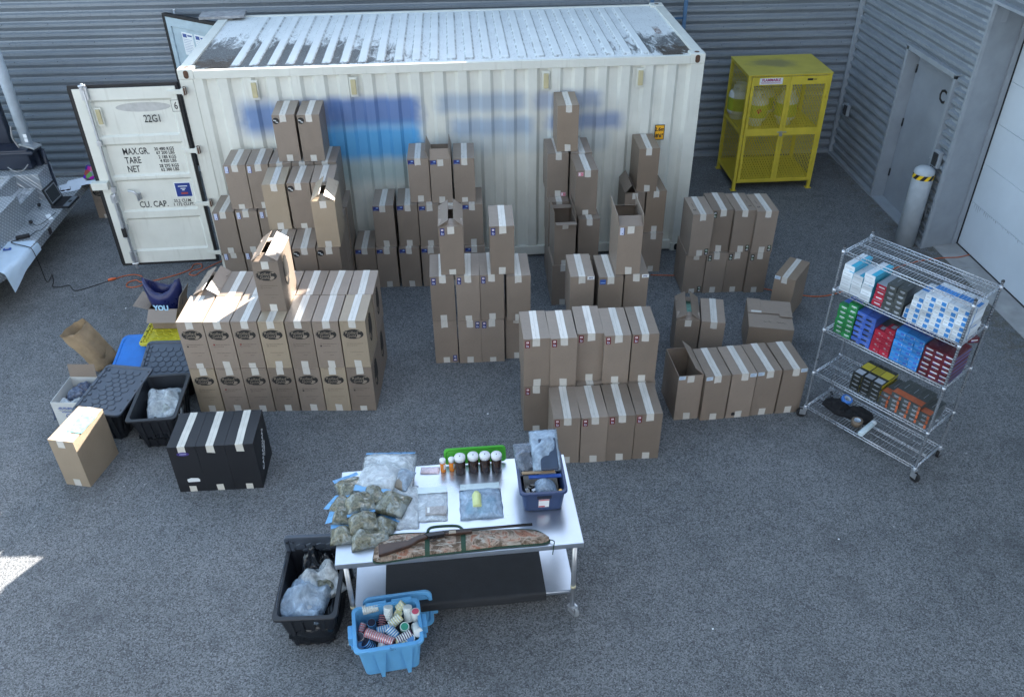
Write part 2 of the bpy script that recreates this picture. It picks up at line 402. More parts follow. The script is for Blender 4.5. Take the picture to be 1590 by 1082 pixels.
def corr(bm, u0, u1, f, pitch, prof, lo, hi):
    """corrugated sheet: u runs along, prof = [(fraction, depth)]; f(u, depth, end) -> point"""
    n = round((u1-u0)/pitch); p = (u1-u0)/n; st = []
    for k in range(n):
        for a, d in prof: st.append((u0+(k+a)*p, d))
    st.append((u1, prof[0][1]))
    A = [bm.verts.new(f(u, d, lo)) for u, d in st]; B = [bm.verts.new(f(u, d, hi)) for u, d in st]
    for i in range(len(st)-1): bm.faces.new([A[i], A[i+1], B[i+1], B[i]])
SP = [(0, 0), (.36, 0), (.50, .036), (.86, .036)]
bm = bmesh.new(); corr(bm, .16, 5.90, lambda u, d, e: Vector((u, .012+d, e)), .278, SP, .155, 2.475); obj('front_side', bm, CP, ct)
bm = bmesh.new(); corr(bm, .16, 5.90, lambda u, d, e: Vector((u, Wd-.012-d, e)), .278, SP, .155, 2.475); obj('rear_side', bm, CP, ct)
bm = bmesh.new(); corr(bm, .16, Wd-.16, lambda u, d, e: Vector((L-.012-d, u, e)), .25, SP, .155, 2.475); obj('end_wall', bm, CP, ct)
# roof sheet with pressed ribs that stop short of the rails
bm = bmesh.new(); x0, x1 = .55, 5.52; n = 24; p = (x1-x0)/n
ys = [.055, .13, .19, Wd-.19, Wd-.13, Wd-.055]
cols = [(.10, 0)]
for k in range(n):
    u = x0+k*p
    cols += [(u+.03*p, 0), (u+.15*p, 1), (u+.52*p, 1), (u+.64*p, 0)]
cols += [(5.96, 0)]
zl, zh = 2.560, 2.582
G = []
for x, r in cols:
    row = []
    for j, y in enumerate(ys):
        z = zh if r and 1 < j < 4 else zl
        row.append(bm.verts.new((x, y, z)))
    G.append(row)
for i in range(len(cols)-1):
    for j in range(len(ys)-1): bm.faces.new([G[i][j], G[i+1][j], G[i+1][j+1], G[i][j+1]])
obj('roof', bm, CR, ct)
bm = bmesh.new()
for y0, y1 in ((0, .06), (Wd-.06, Wd)):
    box(bm, .178, 5.88, y0+.002, y1-.002, 2.475, 2.572); box(bm, .178, 5.88, y0+.004, y1-.004, .03, .155)
for x0, x1 in ((.0, .13), (L-.13, L)): box(bm, x0+.003, x1-.003, .163, Wd-.163, 2.47, 2.585)
box(bm, L-.13, L-.003, .163, Wd-.163, .02, .16); box(bm, .003, .13, .163, Wd-.163, .02, .14)
for x0, x1 in ((.004, .16), (L-.16, L-.004)):
    for y0, y1 in ((.004, .13), (Wd-.13, Wd-.004)): box(bm, x0, x1, y0, y1, .118, 2.473)
obj('frame', bm, CP, ct, bevel=.006)
bm = bmesh.new(); box(bm, .13, 5.93, .08, Wd-.08, .12, .15); obj('floor', bm, mat('plywood', (.2, .13, .08), .8, scale=4), ct)
bm = bmesh.new()
for k in range(15): box(bm, .4+k*.38, .46+k*.38, .07, Wd-.07, .02, .12)
obj('underframe', bm, RUST, ct)
for cx in (0, L-.178):
    for cy in (0, Wd-.162):
        for cz in (0, H-.118):
            bm = bmesh.new(); box(bm, cx, cx+.178, cy, cy+.162, cz, cz+.118); o = obj('corner_casting', bm, CP, ct, bevel=.012)
            yy = -.001 if cy == 0 else Wd+.001
            bm = bmesh.new(); xc = cx+(.085 if cx else .095)
            pts = [(xc+.028*math.cos(a)*(1 if True else 1), yy, cz+.06+.030*(1 if math.sin(a) > 0 else -1)*.6+.028*math.sin(a)) for a in [2*math.pi*i/20 for i in range(20)]]
            prism(bm, [(q[0], q[2]) for q in pts], 0, .004, 0, Matrix(((1, 0, 0, 0), (0, 0, 1 if cy else -1, yy), (0, 1, 0, 0), (0, 0, 0, 1)))); obj('socket_hole', bm, RUST if cz else BLACK, o)
            if cz:
                bm = bmesh.new(); lathe(bm, [(.03, 0), (.03, .0015)], (cx+.09, cy+.08, H), n=14); obj('socket_hole', bm, RUST, o)
BEIGE = mat('beige_vent_plastic', (.48, .42, .25), .5)
for vx in (.825, 1.955, 4.19, 5.305):
    bm = bmesh.new(); box(bm, vx-.045, vx+.045, .001, .012, 2.215, 2.445); v = obj('vent', bm, CP, ct, bevel=.004)
    bm = bmesh.new(); box(bm, vx-.028, vx+.03, -.028, .001, 2.25, 2.42, tf=lambda q: Vector((q.x, q.y*(1.0 if q.z < 2.3 else .5), q.z))); obj('vent_hood', bm, BEIGE, v, bevel=.005)
SY = mat('sign_yellow', (.85, .42, .02), .5, var=.04)
sg = bmesh.new(); box(sg, 5.535, 5.655, .002, .006, 1.56, 1.75); s_ = obj('height_sign', sg, INK, ct)
sg = bmesh.new(); box(sg, 5.543, 5.647, -.001, .002, 1.568, 1.742); obj('panel', sg, SY, s_)
text('2.6m', .062, INK, s_, (5.595, -.0025, 1.695), bold=.002); text("8'6\"", .062, INK, s_, (5.595, -.0025, 1.613), bold=.002)
RN = mat('faded_stencil', (.16, .17, .19), .6)
text('1162024', .13, RN, ct, (.36, 1.20, 2.5625), (0, 0, R(90)), name='roof_number', sx=.8)
text('1160224', .12, mat('worn_stencil', (.25, .17, .15), .6), ct, (5.72, 1.15, 2.5625), (0, 0, R(-90)), name='roof_number', sx=.8)
# open front door leaf
GASK = BLACK
def door_leaf(parent, front=True):
    """leaf in local space: hinge at x=0, runs to x=-1.17, outside face at y=-.03"""
    bm = bmesh.new(); bands = [(2.28, 1.86), (1.76, 1.365), (1.31, .905), (.80, .36)]
    x0, x1 = -1.165, -.03
    zs = [(.19, 0)]
    for a, b in bands[::-1]: zs += [(b-.008, 0), (b+.014, 1), (a-.02, 1), (a+.012, 0)]
    zs += [(2.425, 0)]
    xs = [(x0, 0), (x0+.16, 0), (x0+.185, 1), (x1-.085, 1), (x1-.06, 0), (x1, 0)]
    F = [[bm.verts.new((x, -.032+.026*(a and b), z)) for x, a in xs] for z, b in zs]
    for i in range(len(zs)-1):
        for j in range(len(xs)-1): bm.faces.new([F[i][j], F[i][j+1], F[i+1][j+1], F[i+1][j]])
    box(bm, x0, x1, -.0, .012, .19, 2.425); 
    for a in ((x0, x0+.05, -.0315, 0, .19, 2.425), (x1-.05, x1, -.0315, 0, .19, 2.425)): box(bm, *a)
    box(bm, x0+.05, x1-.05, -.0315, 0, .19, .24); box(bm, x0+.05, x1-.05, -.0315, 0, 2.375, 2.425)
    lf = obj('door_panel', bm, CP, parent)
    bm = bmesh.new()
    for a in ((x0-.045, x1+.03, -.02, .018, 2.425, 2.465), (x0-.045, x1+.03, -.02, .018, .15, .19), (x0-.045, x0, -.02, .018, .19, 2.425), (x1, x1+.03, -.02, .018, .19, 2.425)): box(bm, *a)
    obj('gasket', bm, GASK, parent, bevel=.006); return lf
fd = thing('container_door', 'open white container door facing out with weight markings and blue sign', 'door', (-.02, -.012, 0), R(1.0))
door_leaf(fd)
bm = bmesh.new(); tube(bm, [(-1.02, -.07, .22), (-1.02, -.07, 2.43)], .016, 10)
for z in (.30, 2.38): box(bm, -1.06, -.985, -.075, -.032, z-.07, z+.07)
for z in (.2, 2.47): tube(bm, [(-1.06, -.075, z), (-.985, -.075, z+.01)], .014)
tube(bm, [(-1.02, -.07, 2.43), (-1.02, -.07, 2.50)], .016); tube(bm, [(-1.02, -.07, .22), (-1.02, -.07, .13)], .016)
for z in (.7, 1.22, 1.8): box(bm, -1.045, -.995, -.088, -.034, z-.03, z+.03)
obj('lock_rod', bm, GALV, fd, bevel=.002)
bm = bmesh.new(); box(bm, -1.05, -1.02, -.115, -.09, .58, 1.14); box(bm, -1.07, -1.0, -.11, -.034, 1.06, 1.16); obj('handle', bm, GALV, fd, bevel=.004)
bm = bmesh.new(); box(bm, -1.058, -1.012, -.121, -.088, .60, .72); obj('grip', bm, BLACK, fd, bevel=.005)
bm = bmesh.new(); tube(bm, curve([(-.86, -.06, 1.19), (-.80, -.07, 1.18), (-.765, -.07, 1.13), (-.765, -.06, 1.06)]), .014); box(bm, -.79, -.74, -.04, -.006, 1.06, 1.14); obj('handle_catch', bm, GALV, fd)
bm = bmesh.new(); box(bm, -1.25, -1.06, -.115, -.03, 1.235, 1.325); obj('lock_box', bm, CP, fd, bevel=.006)
bm = bmesh.new(); box(bm, -.985, -.905, -.036, -.03, 1.99, 2.21); v = obj('vent', bm, CP, fd)
bm = bmesh.new(); box(bm, -.967, -.92, -.055, -.036, 2.02, 2.19); obj('vent_hood', bm, BEIGE, v, bevel=.004)
for z in (2.36, 1.655, .97, .29):
    bm = bmesh.new(); box(bm, -.12, .045, -.052, -.032, z-.028, z+.028, tf=lambda q: Vector((q.x, q.y, z+(q.z-z)*(.7 if q.x < 0 else 1)))); tube(bm, [(.05, -.045, z-.04), (.05, -.045, z+.04)], .014); box(bm, .05, .085, -.05, .0, z-.045, z+.045, 1); obj('hinge', bm, [CP, RUST], fd, bevel=.003)
def dt(s, x, z, size, sx=.72, bold=.0012, y=-.0335): text(s, size, INK, fd, (x, y, z), bold=bold, sx=sx)
dt('22G1', -.36, 2.055, .125); dt('6', -.065, 2.195, .12)
bm = bmesh.new()
for a in ((-.115, -.02, 2.262, 2.266), (-.115, -.02, 2.13, 2.134), (-.115, -.111, 2.134, 2.262), (-.024, -.02, 2.134, 2.262)): box(bm, a[0], a[1], -.0335, -.032, a[2], a[3])
obj('check_digit_frame', bm, INK, fd)
bm = bmesh.new(); prism(bm, [(-.44+.31*math.cos(a)*(1 if abs(math.cos(a)) < .9 else 1.0), 2.19+.055*math.sin(a)) for a in [2*math.pi*i/28 for i in range(28)]], 0, .001, 0, Matrix(((1, 0, 0, 0), (0, 0, -1, -.0065), (0, 1, 0, 0), (0, 0, 0, 1)))); obj('faded_marking', bm, mat('faded_grey', (.45, .45, .44), .6, var=.15, scale=14), fd)
Y2 = -.0075
for s_, x, z, sz in (('MAX.GR.', -.66, 1.66, .115), ('TARE', -.72, 1.55, .115), ('NET', -.74, 1.44, .115), ('30 480 KGS', -.33, 1.68, .055), ('67 200 LBS', -.325, 1.632, .055), ('2 185 KGS', -.315, 1.578, .055), ('4 820 LBS', -.315, 1.53, .055), ('28 295 KGS', -.32, 1.468, .055), ('62 380 LBS', -.32, 1.42, .055)):
    dt(s_, x, z, sz, .68 if sz > .1 else .85, y=Y2)
for s_, x, z, sz in (('CU. CAP.', -.62, .975, .115), ('33.2 CU.M.', -.265, 1.008, .055), ('1 172 CU.FT.', -.26, .958, .055)): dt(s_, x, z, sz, .75 if sz > .1 else .85, y=Y2)
NAVY = mat('sign_navy', (.015, .04, .22), .4)
bm = bmesh.new(); box(bm, -.325, -.125, -.010, -.006, 1.055, 1.25); g = obj('door_sign', bm, WHITE, fd, bevel=.001)
bm = bmesh.new(); box(bm, -.315, -.135, -.0125, -.010, 1.065, 1.24); obj('panel', bm, NAVY, g, bevel=.001)
for k, (z, wd) in enumerate(((1.20, .11), (1.17, .06), (1.15, .03))): 
    bm = bmesh.new(); box(bm, -.225-wd/2, -.225+wd/2, -.0135, -.0125, z-.005, z+.005); obj('sign_line', bm, WHITE, g)
bm = bmesh.new(); box(bm, -.26, -.18, -.0135, -.0125, 1.095, 1.12); obj('sign_line', bm, mat('sign_red', (.3, .05, .06), .5), g)
# rear door leaf, opened past square
rdv = thing('container_door', 'second container door open behind the container, its inner face with papers', 'door', (-.02, 2.46, 0), R(-36))
bm = bmesh.new(); box(bm, -1.165, -.03, -.012, .03, .19, 2.425)
for a in ((-1.165, -1.08, .19, 2.425), (-.1, -.03, .19, 2.425)): box(bm, a[0], a[1], -.032, -.012, a[2], a[3])
for z in (.19, .9, 1.6, 2.30): box(bm, -1.08, -.1, -.032, -.012, z, z+.10 if z < 2.2 else 2.425)
obj('door_panel', bm, mat('pale_blue_inner_paint', (.40, .50, .56), .5), rdv)
bm = bmesh.new()
for a in ((-1.21, 0, -.04, .03, 2.425, 2.465), (-1.21, -1.165, -.04, .03, .15, 2.425), (-1.21, 0, -.04, .03, .15, .19)): box(bm, *a)
obj('gasket', bm, GASK, rdv, bevel=.005)
bm = bmesh.new(); tube(bm, [(-1.05, .06, .2), (-1.05, .06, 2.5)], .016); tube(bm, [(-1.09, .06, 2.5), (-1.01, .06, 2.51)], .013); tube(bm, [(-.5, .06, .2), (-.5, .06, 2.5)], .016); obj('lock_rod', bm, GALV, rdv)
for k in range(2):
    x = -.90+k*.27
    bm = bmesh.new(); box(bm, x, x+.23, -.0145, -.0125, 1.92, 2.24); p_ = obj('paper_notice', bm, WHITE, rdv)
    bm = bmesh.new(); box(bm, x+.02, x+.10, -.0155, -.0145, 2.17, 2.22); box(bm, x+.12, x+.21, -.0155, -.0145, 2.19, 2.21)
    for j in range(8): box(bm, x+.02, x+random.uniform(.15, .21), -.0155, -.0145, 2.14-j*.024, 2.143-j*.024)
    obj('print', bm, mat('blue_print', (.06, .10, .30), .6), p_)
# plank lying on the rear corner
t = thing('weathered_plank', 'weathered grey plank lying across the back left corner of the container roof', 'plank', (.08, 2.33, 2.593), R(4))
bm = bmesh.new(); box(bm, -.33, .26, -.15, .15, 0, .035, tf=lambda q: Vector((q.x, q.y, q.z))); obj('board', bm, mat('weathered_wood', (.30, .30, .31), .85, var=.35, scale=18), t, bevel=.004)
# ladder behind the container
BL = mat('blue_steel', (.08, .17, .30), .45)
t = thing('blue_ladder', 'blue steel ladder leaning on the wall behind the container right end', 'ladder', (6.28, 2.93, 0))
bm = bmesh.new()
for x in (-.24, .26): box(bm, x-.025, x+.025, -.02, .03, 0, 3.0)
obj('side_rail', bm, BL, t, bevel=.004)
for k in range(9):
    bm = bmesh.new(); tube(bm, [(-.24, .005, .28+k*.28), (.26, .005, .28+k*.28)], .016); obj('rung', bm, BL, t)

# ------------------------------------------------------------------ cartons
def m_card(name, a, b):
    s = NT(name); r = s.rnd(); x, y, z = s.xyz()
    c = s.mix(r, a, b)
    c = s.mix(s.rng(s.noise(5, 4, .6), .3, .7), s.mix(1, c, (.92, .92, .92), 'MULTIPLY'), c)
    line = s.math('SINE', s.math('MULTIPLY', z, 900)); n = s.noise(35, 3, .6, s.mp((1, 1, 6)))
    c = s.mix(s.math('MULTIPLY', s.rng(n, .5, .8), .25), c, mul(a, .7))
    s.bump(s.math('ADD', s.math('MULTIPLY', line, .25), s.math('MULTIPLY', s.noise(7, 3), 2.2)), .45, .006)
    return s.set(c, .45, Specular_IOR_Level=.7)
KRAFT = m_card('kraft_cardboard', (.205, .158, .122), (.308, .244, .196))
KRAFT2 = m_card('brown_cardboard', (.225, .165, .118), (.265, .198, .145))
KRAFT3 = m_card('yellowish_cardboard', (.33, .26, .185), (.37, .295, .21))
KIN = mat('carton_inside', (.17, .125, .095), .8)
def m_tape():
    s = NT('packing_tape'); n = s.noise(22, 4, .7, s.mp((1, .25, 1)))
    c = s.mix(s.rng(n, .35, .7), (.57, .548, .505), (.64, .62, .585))
    s.bump(s.noise(30, 3), .15, .0015)
    return s.set(c, s.rng(n, .3, .7, .25, .42), Specular_IOR_Level=.6, Coat_Weight=.5, Coat_Roughness=.12)
TAPE = m_tape()
SEAM = mat('tape_seam', (.36, .34, .31), .6)
CW, CDp, CH = .2465, .47, .548
def carton_body(w=CW, d=CDp, h=CH, flaps=None, seed=0, closed_end=None):
    """local: x -w/2..w/2, y 0 (front)..d, z 0..h. flaps = (left, right, front, back) angles from closed, None = folded in"""
    rr = random.Random(seed); bm = bmesh.new(); t = .005
    J = {}
    def tf(v):
        k = (v.x > 0, v.y > d/2, v.z > h/2)
        if k not in J: J[k] = Vector((rr.uniform(-.0015, .0015), rr.uniform(-.0015, .0015), 0))
        return v+J[k]
    if flaps is None:
        box(bm, -w/2, w/2, 0, d, 0, h-.006, tf=tf)
        for s in (-1, 1):
            hinge = Matrix.Translation((s*w/2, 0, h-.006)) @ Matrix.Rotation(s*R(rr.uniform(.1, .6)), 4, 'Y')
            box(bm, -w/2+.0012 if s > 0 else 0, 0 if s > 0 else w/2-.0012, -.001, d+.001, 0, .005, M=hinge)
        return bm
    for a in ((-w/2, -w/2+t, 0, d), (w/2-t, w/2, 0, d), (-w/2+t, w/2-t, 0, t), (-w/2+t, w/2-t, d-t, d)): box(bm, *a, 0, h)
    box(bm, -w/2+t, w/2-t, t, d-t, 0, t)
    q = [(w/2-.001, 'L'), (w/2-.001, 'R'), (w/2-.002, 'F'), (w/2-.002, 'B')]
    fl = []
    for (ln, k), a in zip(q, flaps):
        if a is None: continue
        b2 = bmesh.new(); th = R(a)
        if k == 'L': box(b2, 0, ln, .001, d-.001, 0, .0045, M=Matrix.Translation((-w/2, 0, h)) @ Matrix.Rotation(-th, 4, 'Y'))
        if k == 'R': box(b2, -ln, 0, .001, d-.001, 0, .0045, M=Matrix.Translation((w/2, 0, h)) @ Matrix.Rotation(th, 4, 'Y'))
        if k == 'F': box(b2, -w/2+.006, w/2-.006, 0, ln, -.004, .0, M=Matrix.Translation((0, .001, h)) @ Matrix.Rotation(th, 4, 'X'))
        if k == 'B': box(b2, -w/2+.006, w/2-.006, -ln, 0, -.004, .0, M=Matrix.Translation((0, d-.001, h)) @ Matrix.Rotation(-th, 4, 'X'))
        fl.append(b2)
    return bm, fl
def tape_mesh(kind, w=.068, d=CDp, h=CH, x0=0, drop=.082, seed=0):
    rr = random.Random(seed); bm = bmesh.new(); j = lambda a=.004: rr.uniform(-a, a)
    if kind == 'top':
        a, b = x0+j(.009), x0+j(.009); e = .0012; zt = h+.0024
        n = 6; rows = []
        for i in range(n+1):
            y = -e+(d+2*e)*i/n; c = a+(b-a)*i/n; rows.append(((c-w/2+j(.001), y, zt+j(.0006)), (c, y, zt-.0006), (c+w/2+j(.001), y, zt+j(.0006))))
        fr = [((a-w/2+j(.003), -e-.0006, h-drop+j(.006)), (a, -e-.0004, h-drop+j(.004)), (a+w/2+j(.003), -e-.0006, h-drop+j(.006)))]
        rows = fr+[((a-w/2, -e, h), (a, -e+.0002, h-.001), (a+w/2, -e, h))]+rows+[((b-w/2, d+e, h), (b, d+e, h), (b+w/2, d+e, h)), ((b-w/2, d+e, h-drop), (b, d+e, h-drop), (b+w/2, d+e, h-drop))]
        V = [[bm.verts.new(p) for p in r] for r in rows]
        for i in range(len(V)-1):
            for k in range(2): bm.faces.new([V[i][k], V[i][k+1], V[i+1][k+1], V[i+1][k]])
        s0 = [bm.verts.new((a+(b-a)*i-.0011+.0022*k, -.0008+i*(d+.001), zt+.0009)) for i, k in ((0, 0), (0, 1), (1, 1), (1, 0))]
        f = bm.faces.new(s0); f.material_index = 1
    else:
        c = x0+j(.006); zt = .075+j(.012); tl = j(.004)
        quad(bm, [(c-w/2, -.0016, .002), (c+w/2, -.0016, .002), (c+w/2+tl, -.0018, zt+j(.004)), (c-w/2+tl, -.0018, zt+j(.004))])
    return mesh('tape', bm, [TAPE, SEAM], recalc=False)
STM = {}
def cmat(n, c, r=.5): return mat(n, c, r, var=.05)
LNAV, LRED, LGRN, LPNK, LBLU = cmat('label_navy', (.02, .025, .16)), cmat('label_maroon', (.16, .012, .02)), cmat('label_green', (.03, .10, .02)), cmat('label_pink', (.62, .10, .16)), cmat('label_blue', (.03, .09, .35))
LPALE, LLAV, LBLK = cmat('label_pale_blue', (.35, .48, .66)), cmat('label_lavender', (.55, .60, .78)), cmat('label_black', (.012, .012, .015))
def sticker(kind):
    if kind in STM: return STM[kind]
    bm = bmesh.new()
    def q(x0, x1, z0, z1, mi, lay=1): box(bm, x0, x1, -.0006-.0006*lay, -.0006*(lay-1)-.0004, z0, z1, mi)
    ms = [WHITE]
    if kind in ('navy', 'red', 'green'):
        ms = [{'navy': LNAV, 'red': LRED, 'green': LBLK}[kind], WHITE, {'navy': LLAV, 'red': LLAV, 'green': LGRN}[kind], LPNK]
        q(-.0215, .0215, -.04, .04, 0); q(-.011, .011, .011, .029, 1, 2); q(-.004, .004, .016, .024, 3 if kind != 'green' else 0, 3)
        if kind == 'green': q(-.014, .014, -.034, .004, 2, 2)
        q(-.010, -.005, -.03, -.004, 2 if kind != 'green' else 1, 3); q(-.005, .008, -.017, -.012, 2 if kind != 'green' else 1, 3); q(.006, .011, -.03, -.012, 2 if kind != 'green' else 1, 3); q(-.005, .008, -.031, -.027, 2 if kind != 'green' else 1, 3)
    elif kind == 'pic':
        ms = [LNAV, LPALE, LBLU]; q(-.036, .036, -.025, .025, 0); 
        for a in ((-.008, .03, -.002, .020), ): q(*a, 2, 2)
        q(.004, .024, .004, .016, 1, 3); q(-.03, .0, -.016, -.010, 2, 2); q(-.025, .02, -.02, -.0175, 1, 2)
    elif kind == 'bw':
        ms = [LPALE, LNAV, LLAV]; q(-.022, .014, -.04, .04, 2); q(.014, .021, -.042, .036, 1); q(-.004, .004, -.03, -.02, 1, 2); q(-.014, .004, .015, .02, 0, 2)
    elif kind == 'pink':
        ms = [LPNK, WHITE, cmat('label_rose', (.7, .42, .52))]; q(-.028, .028, -.023, .023, 2); q(-.002, .024, -.018, .016, 0, 2); q(-.02, -.006, -.012, .012, 1, 2); q(.005, .014, -.010, .006, 2, 3); q(.008, .018, .004, .008, 1, 3)
    elif kind == 'round':
        ms = [LBLK, WHITE]; prism(bm, [(.037*math.cos(a), .037*math.sin(a)) for a in [i*math.pi/12 for i in range(24)]], 0, .0012, 0, Matrix(((1, 0, 0, 0), (0, 0, -1, 0), (0, 1, 0, 0), (0, 0, 0, 1))))
        for k, (x0, x1, zz) in enumerate(((-.026, .006, .008), (-.002, .024, -.012))):
            for i in range(4):
                xa = x0+(x1-x0)*i/4; box(bm, xa, xa+(x1-x0)/4*.72, -.0018, -.0012, zz-.006-.004*i*.5, zz+.006-.004*i*.5, 1)
    elif kind == 'pff': ms = [WHITE]; q(-.036, .036, -.019, .019, 0)
    elif kind == 'blue': ms = [LBLU, LPALE]; q(-.03, .03, -.028, .028, 0); q(-.024, .024, -.012, -.006, 1, 2)
    elif kind == 'wh':
        ms = [cmat('label_bluewhite', (.52, .62, .72)), LPALE, LBLU]; q(-.033, .033, -.021, .021, 0)
        for i in range(3): q(-.026, .02-.01*i, .010-.012*i-.002, .010-.012*i+.002, 1 if i != 1 else 2, 2)
    STM[kind] = mesh('sticker', bm, ms); return STM[kind]
BODY = {}; TOPT = [tape_mesh('top', seed=i) for i in range(6)]; BOTT = [tape_mesh('bot', seed=i) for i in range(6)]
# printed tobacco-style logo: black oval with script, tick boxes and small print
LETK = cmat('print_knockout', (.27, .22, .175), .7)
PRINT = cmat('print_black', (.018, .017, .016), .7); PRG = cmat('print_grey', (.13, .105, .085), .7); PRR = cmat('print_red', (.28, .03, .03), .7)
def oval_logo(bm, cx, cz, a, b, seed=3):
    rr = random.Random(seed); n = 44; pts = []
    for i in range(n):
        t = 2*math.pi*i/n; k = 1+rr.uniform(-.02, .02)
        if math.pi*.75 < t < math.pi*1.25 and i % 2: k += .16
        pts.append((cx+a*k*math.cos(t), cz+b*k*math.sin(t)))
    M = Matrix(((1, 0, 0, 0), (0, 0, -1, 0), (0, 1, 0, 0), (0, 0, 0, 1)))
    prism(bm, pts, 0, .0012, 0, M)
    # pale leaf shape at the lower right
    pts = [(cx+a*u, cz+b*v) for u, v in ((.18, -.78), (.34, -.32), (.30, .02), (.44, -.12), (.62, -.08), (.74, -.30), (.60, -.62), (.40, -.86))]
    prism(bm, pts, .0012, .0016, 1, M)
    pts = [(cx+a*u, cz+b*v) for u, v in ((.40, .74), (.58, .46), (.80, .52), (.66, .70))]
    prism(bm, pts, .0012, .0016, 1, M)
def print_mesh(kind):
    bm = bmesh.new(); rr = random.Random(hash(kind) % 97 if kind == 'x' else 5)
    def dash(x0, x1, z, h=.0042, mi=2):
        x = x0
        while x < x1-.004:
            w = rr.uniform(.004, .009); box(bm, x, min(x+w, x1), -.0012, -.0002, z-h/2, z+h/2, mi); x += w+rr.uniform(.0025, .005)
    dash(-.085, -.035, .531, .004, 2); dash(.035, .09, .531, .004, 2)
    dash(-.045, .045, .342, .003, 2)
    for z, a in ((.285, .085), (.262, .02)):
        m = 2
        if kind == 'red' and z > .28: m = 3
        if kind == 'dark' and z < .28: m = 0
        for s_ in ((-.078, -.062, z-.008, z-.0065), (-.078, -.062, z+.0065, z+.008), (-.078, -.0765, z-.0065, z+.0065), (-.0635, -.062, z-.0065, z+.0065)): box(bm, s_[0], s_[1], -.0012, -.0002, s_[2], s_[3], 2)
        if m != 2: box(bm, -.079, -.064, -.0014, -.0002, z-.007, z+.006, m)
        dash(-.052, a, z, .0055, 2)
    dash(-.06, .075, .185, .0045, 2); dash(.0, .04, .155, .003, 2)
    return mesh('small_print', bm, [PRINT, LETK, PRG, PRR])
PRM = {k: print_mesh(k) for k in ('plain', 'red', 'dark')}
def side_print():
    bm = bmesh.new(); oval_logo(bm, 0, 0, .15, .085, 8)
    return mesh('side_logo_print', bm, [PRINT, LETK])
SIDEP = side_print()
bm = bmesh.new(); oval_logo(bm, 0, .395, .094, .055); OVAL = mesh('logo_print', bm, [PRINT, LETK])
nbox = [0]
def carton(xl, y, z, label, st=None, sp='tl', yaw=0, flaps=None, group=None, cm=None, dims=None, tape=True, pr=None, side=False, jit=1, name='cardboard_box', bottom=True, loc=None):
    """xl = left front corner, y = front plane"""
    i = nbox[0]; nbox[0] += 1; rr = random.Random(i*13+5)
    w, d, h = dims or (CW, CDp, CH); cm = cm or KRAFT
    th = R(yaw+rr.uniform(-1.1, 1.1)*jit)
    c0 = Vector(loc or (xl, y, z)) + Vector((w/2*math.cos(th), w/2*math.sin(th), 0))+Vector((rr.uniform(-.003, .003)*jit, rr.uniform(-.009, .006)*jit, 0))
    t = thing(name, label, 'cardboard box', c0, th, group)
    if flaps is None:
        key = (w, d, h, i % 4, cm.name)
        if key not in BODY: BODY[key] = mesh('carton', carton_body(w, d, h, None, i), [cm])
        o = obj('carton', BODY[key], None, t)
        if tape:
            if (w, d, h) == (CW, CDp, CH): obj('top_tape', TOPT[rr.randrange(6)], None, t)
            else: obj('top_tape', tape_mesh('top', w=.06, d=d, h=h, seed=i), None, t)
    else:
        b, fl = carton_body(w, d, h, flaps, i); obj('carton', b, cm, t)
        for f in fl: obj('flap', f, cm, t)
        if tape:
            bm = bmesh.new(); quad(bm, [(-.034, -.0016, h-.002), (.034, -.0016, h-.002), (.034, -.0018, h-.08), (-.034, -.0018, h-.084)]); obj('torn_tape', bm, TAPE, t)
    if bottom and tape: obj('bottom_tape', BOTT[rr.randrange(6)], None, t)
    if pr:
        obj('logo_print', OVAL, None, t); obj('small_print', PRM[pr], None, t)
        text('Rolled', .048, LETK, t, (-.020, -.0014, .412), bold=.0, ext=.0003); text('Gold', .044, LETK, t, (-.024, -.0014, .374), bold=.0, ext=.0003)
    if side:
        o = obj('side_logo_print', SIDEP, None, t, loc=(w/2+.0016, d*.45, .33), rot=(0, R(-90), R(90)))
        o.rotation_euler = (0, 0, 0); o.matrix_local = Matrix.Translation((w/2+.0016, d*.45, .33)) @ Matrix.Rotation(R(90), 4, 'Z') @ Matrix.Rotation(R(90), 4, 'Y')
    if st:
        sx = {'l': -w/2+.036, 'r': w/2-.036}[sp[1]]; sz = {'t': h-.056, 'b': .056}[sp[0]]
        if st == 'round': sx, sz = -w/2+.04, h-.065
        if st in ('pff', 'wh'): sz = h-.023
        if st == 'pic': sx, sz = -w/2+.042, h-.04
        if st == 'pink': sz = h-.045 if sp[0] == 't' else .035; sx = -w/2+.05 if sp[1] == 'l' else w/2-.05
        q = obj('label_sticker', sticker(st), None, t, loc=(sx+rr.uniform(-.002, .002), -.0012, sz+rr.uniform(-.004, .004)), rot=(0, R(rr.uniform(-2, 2))+(math.pi if sp[0] == 'b' and st in ('navy', 'green') else 0), 0))
        if st == 'pff': text('PFF', .030, LNAV, t, (sx, -.0026, sz), bold=.0006, ext=.0003)
    return t
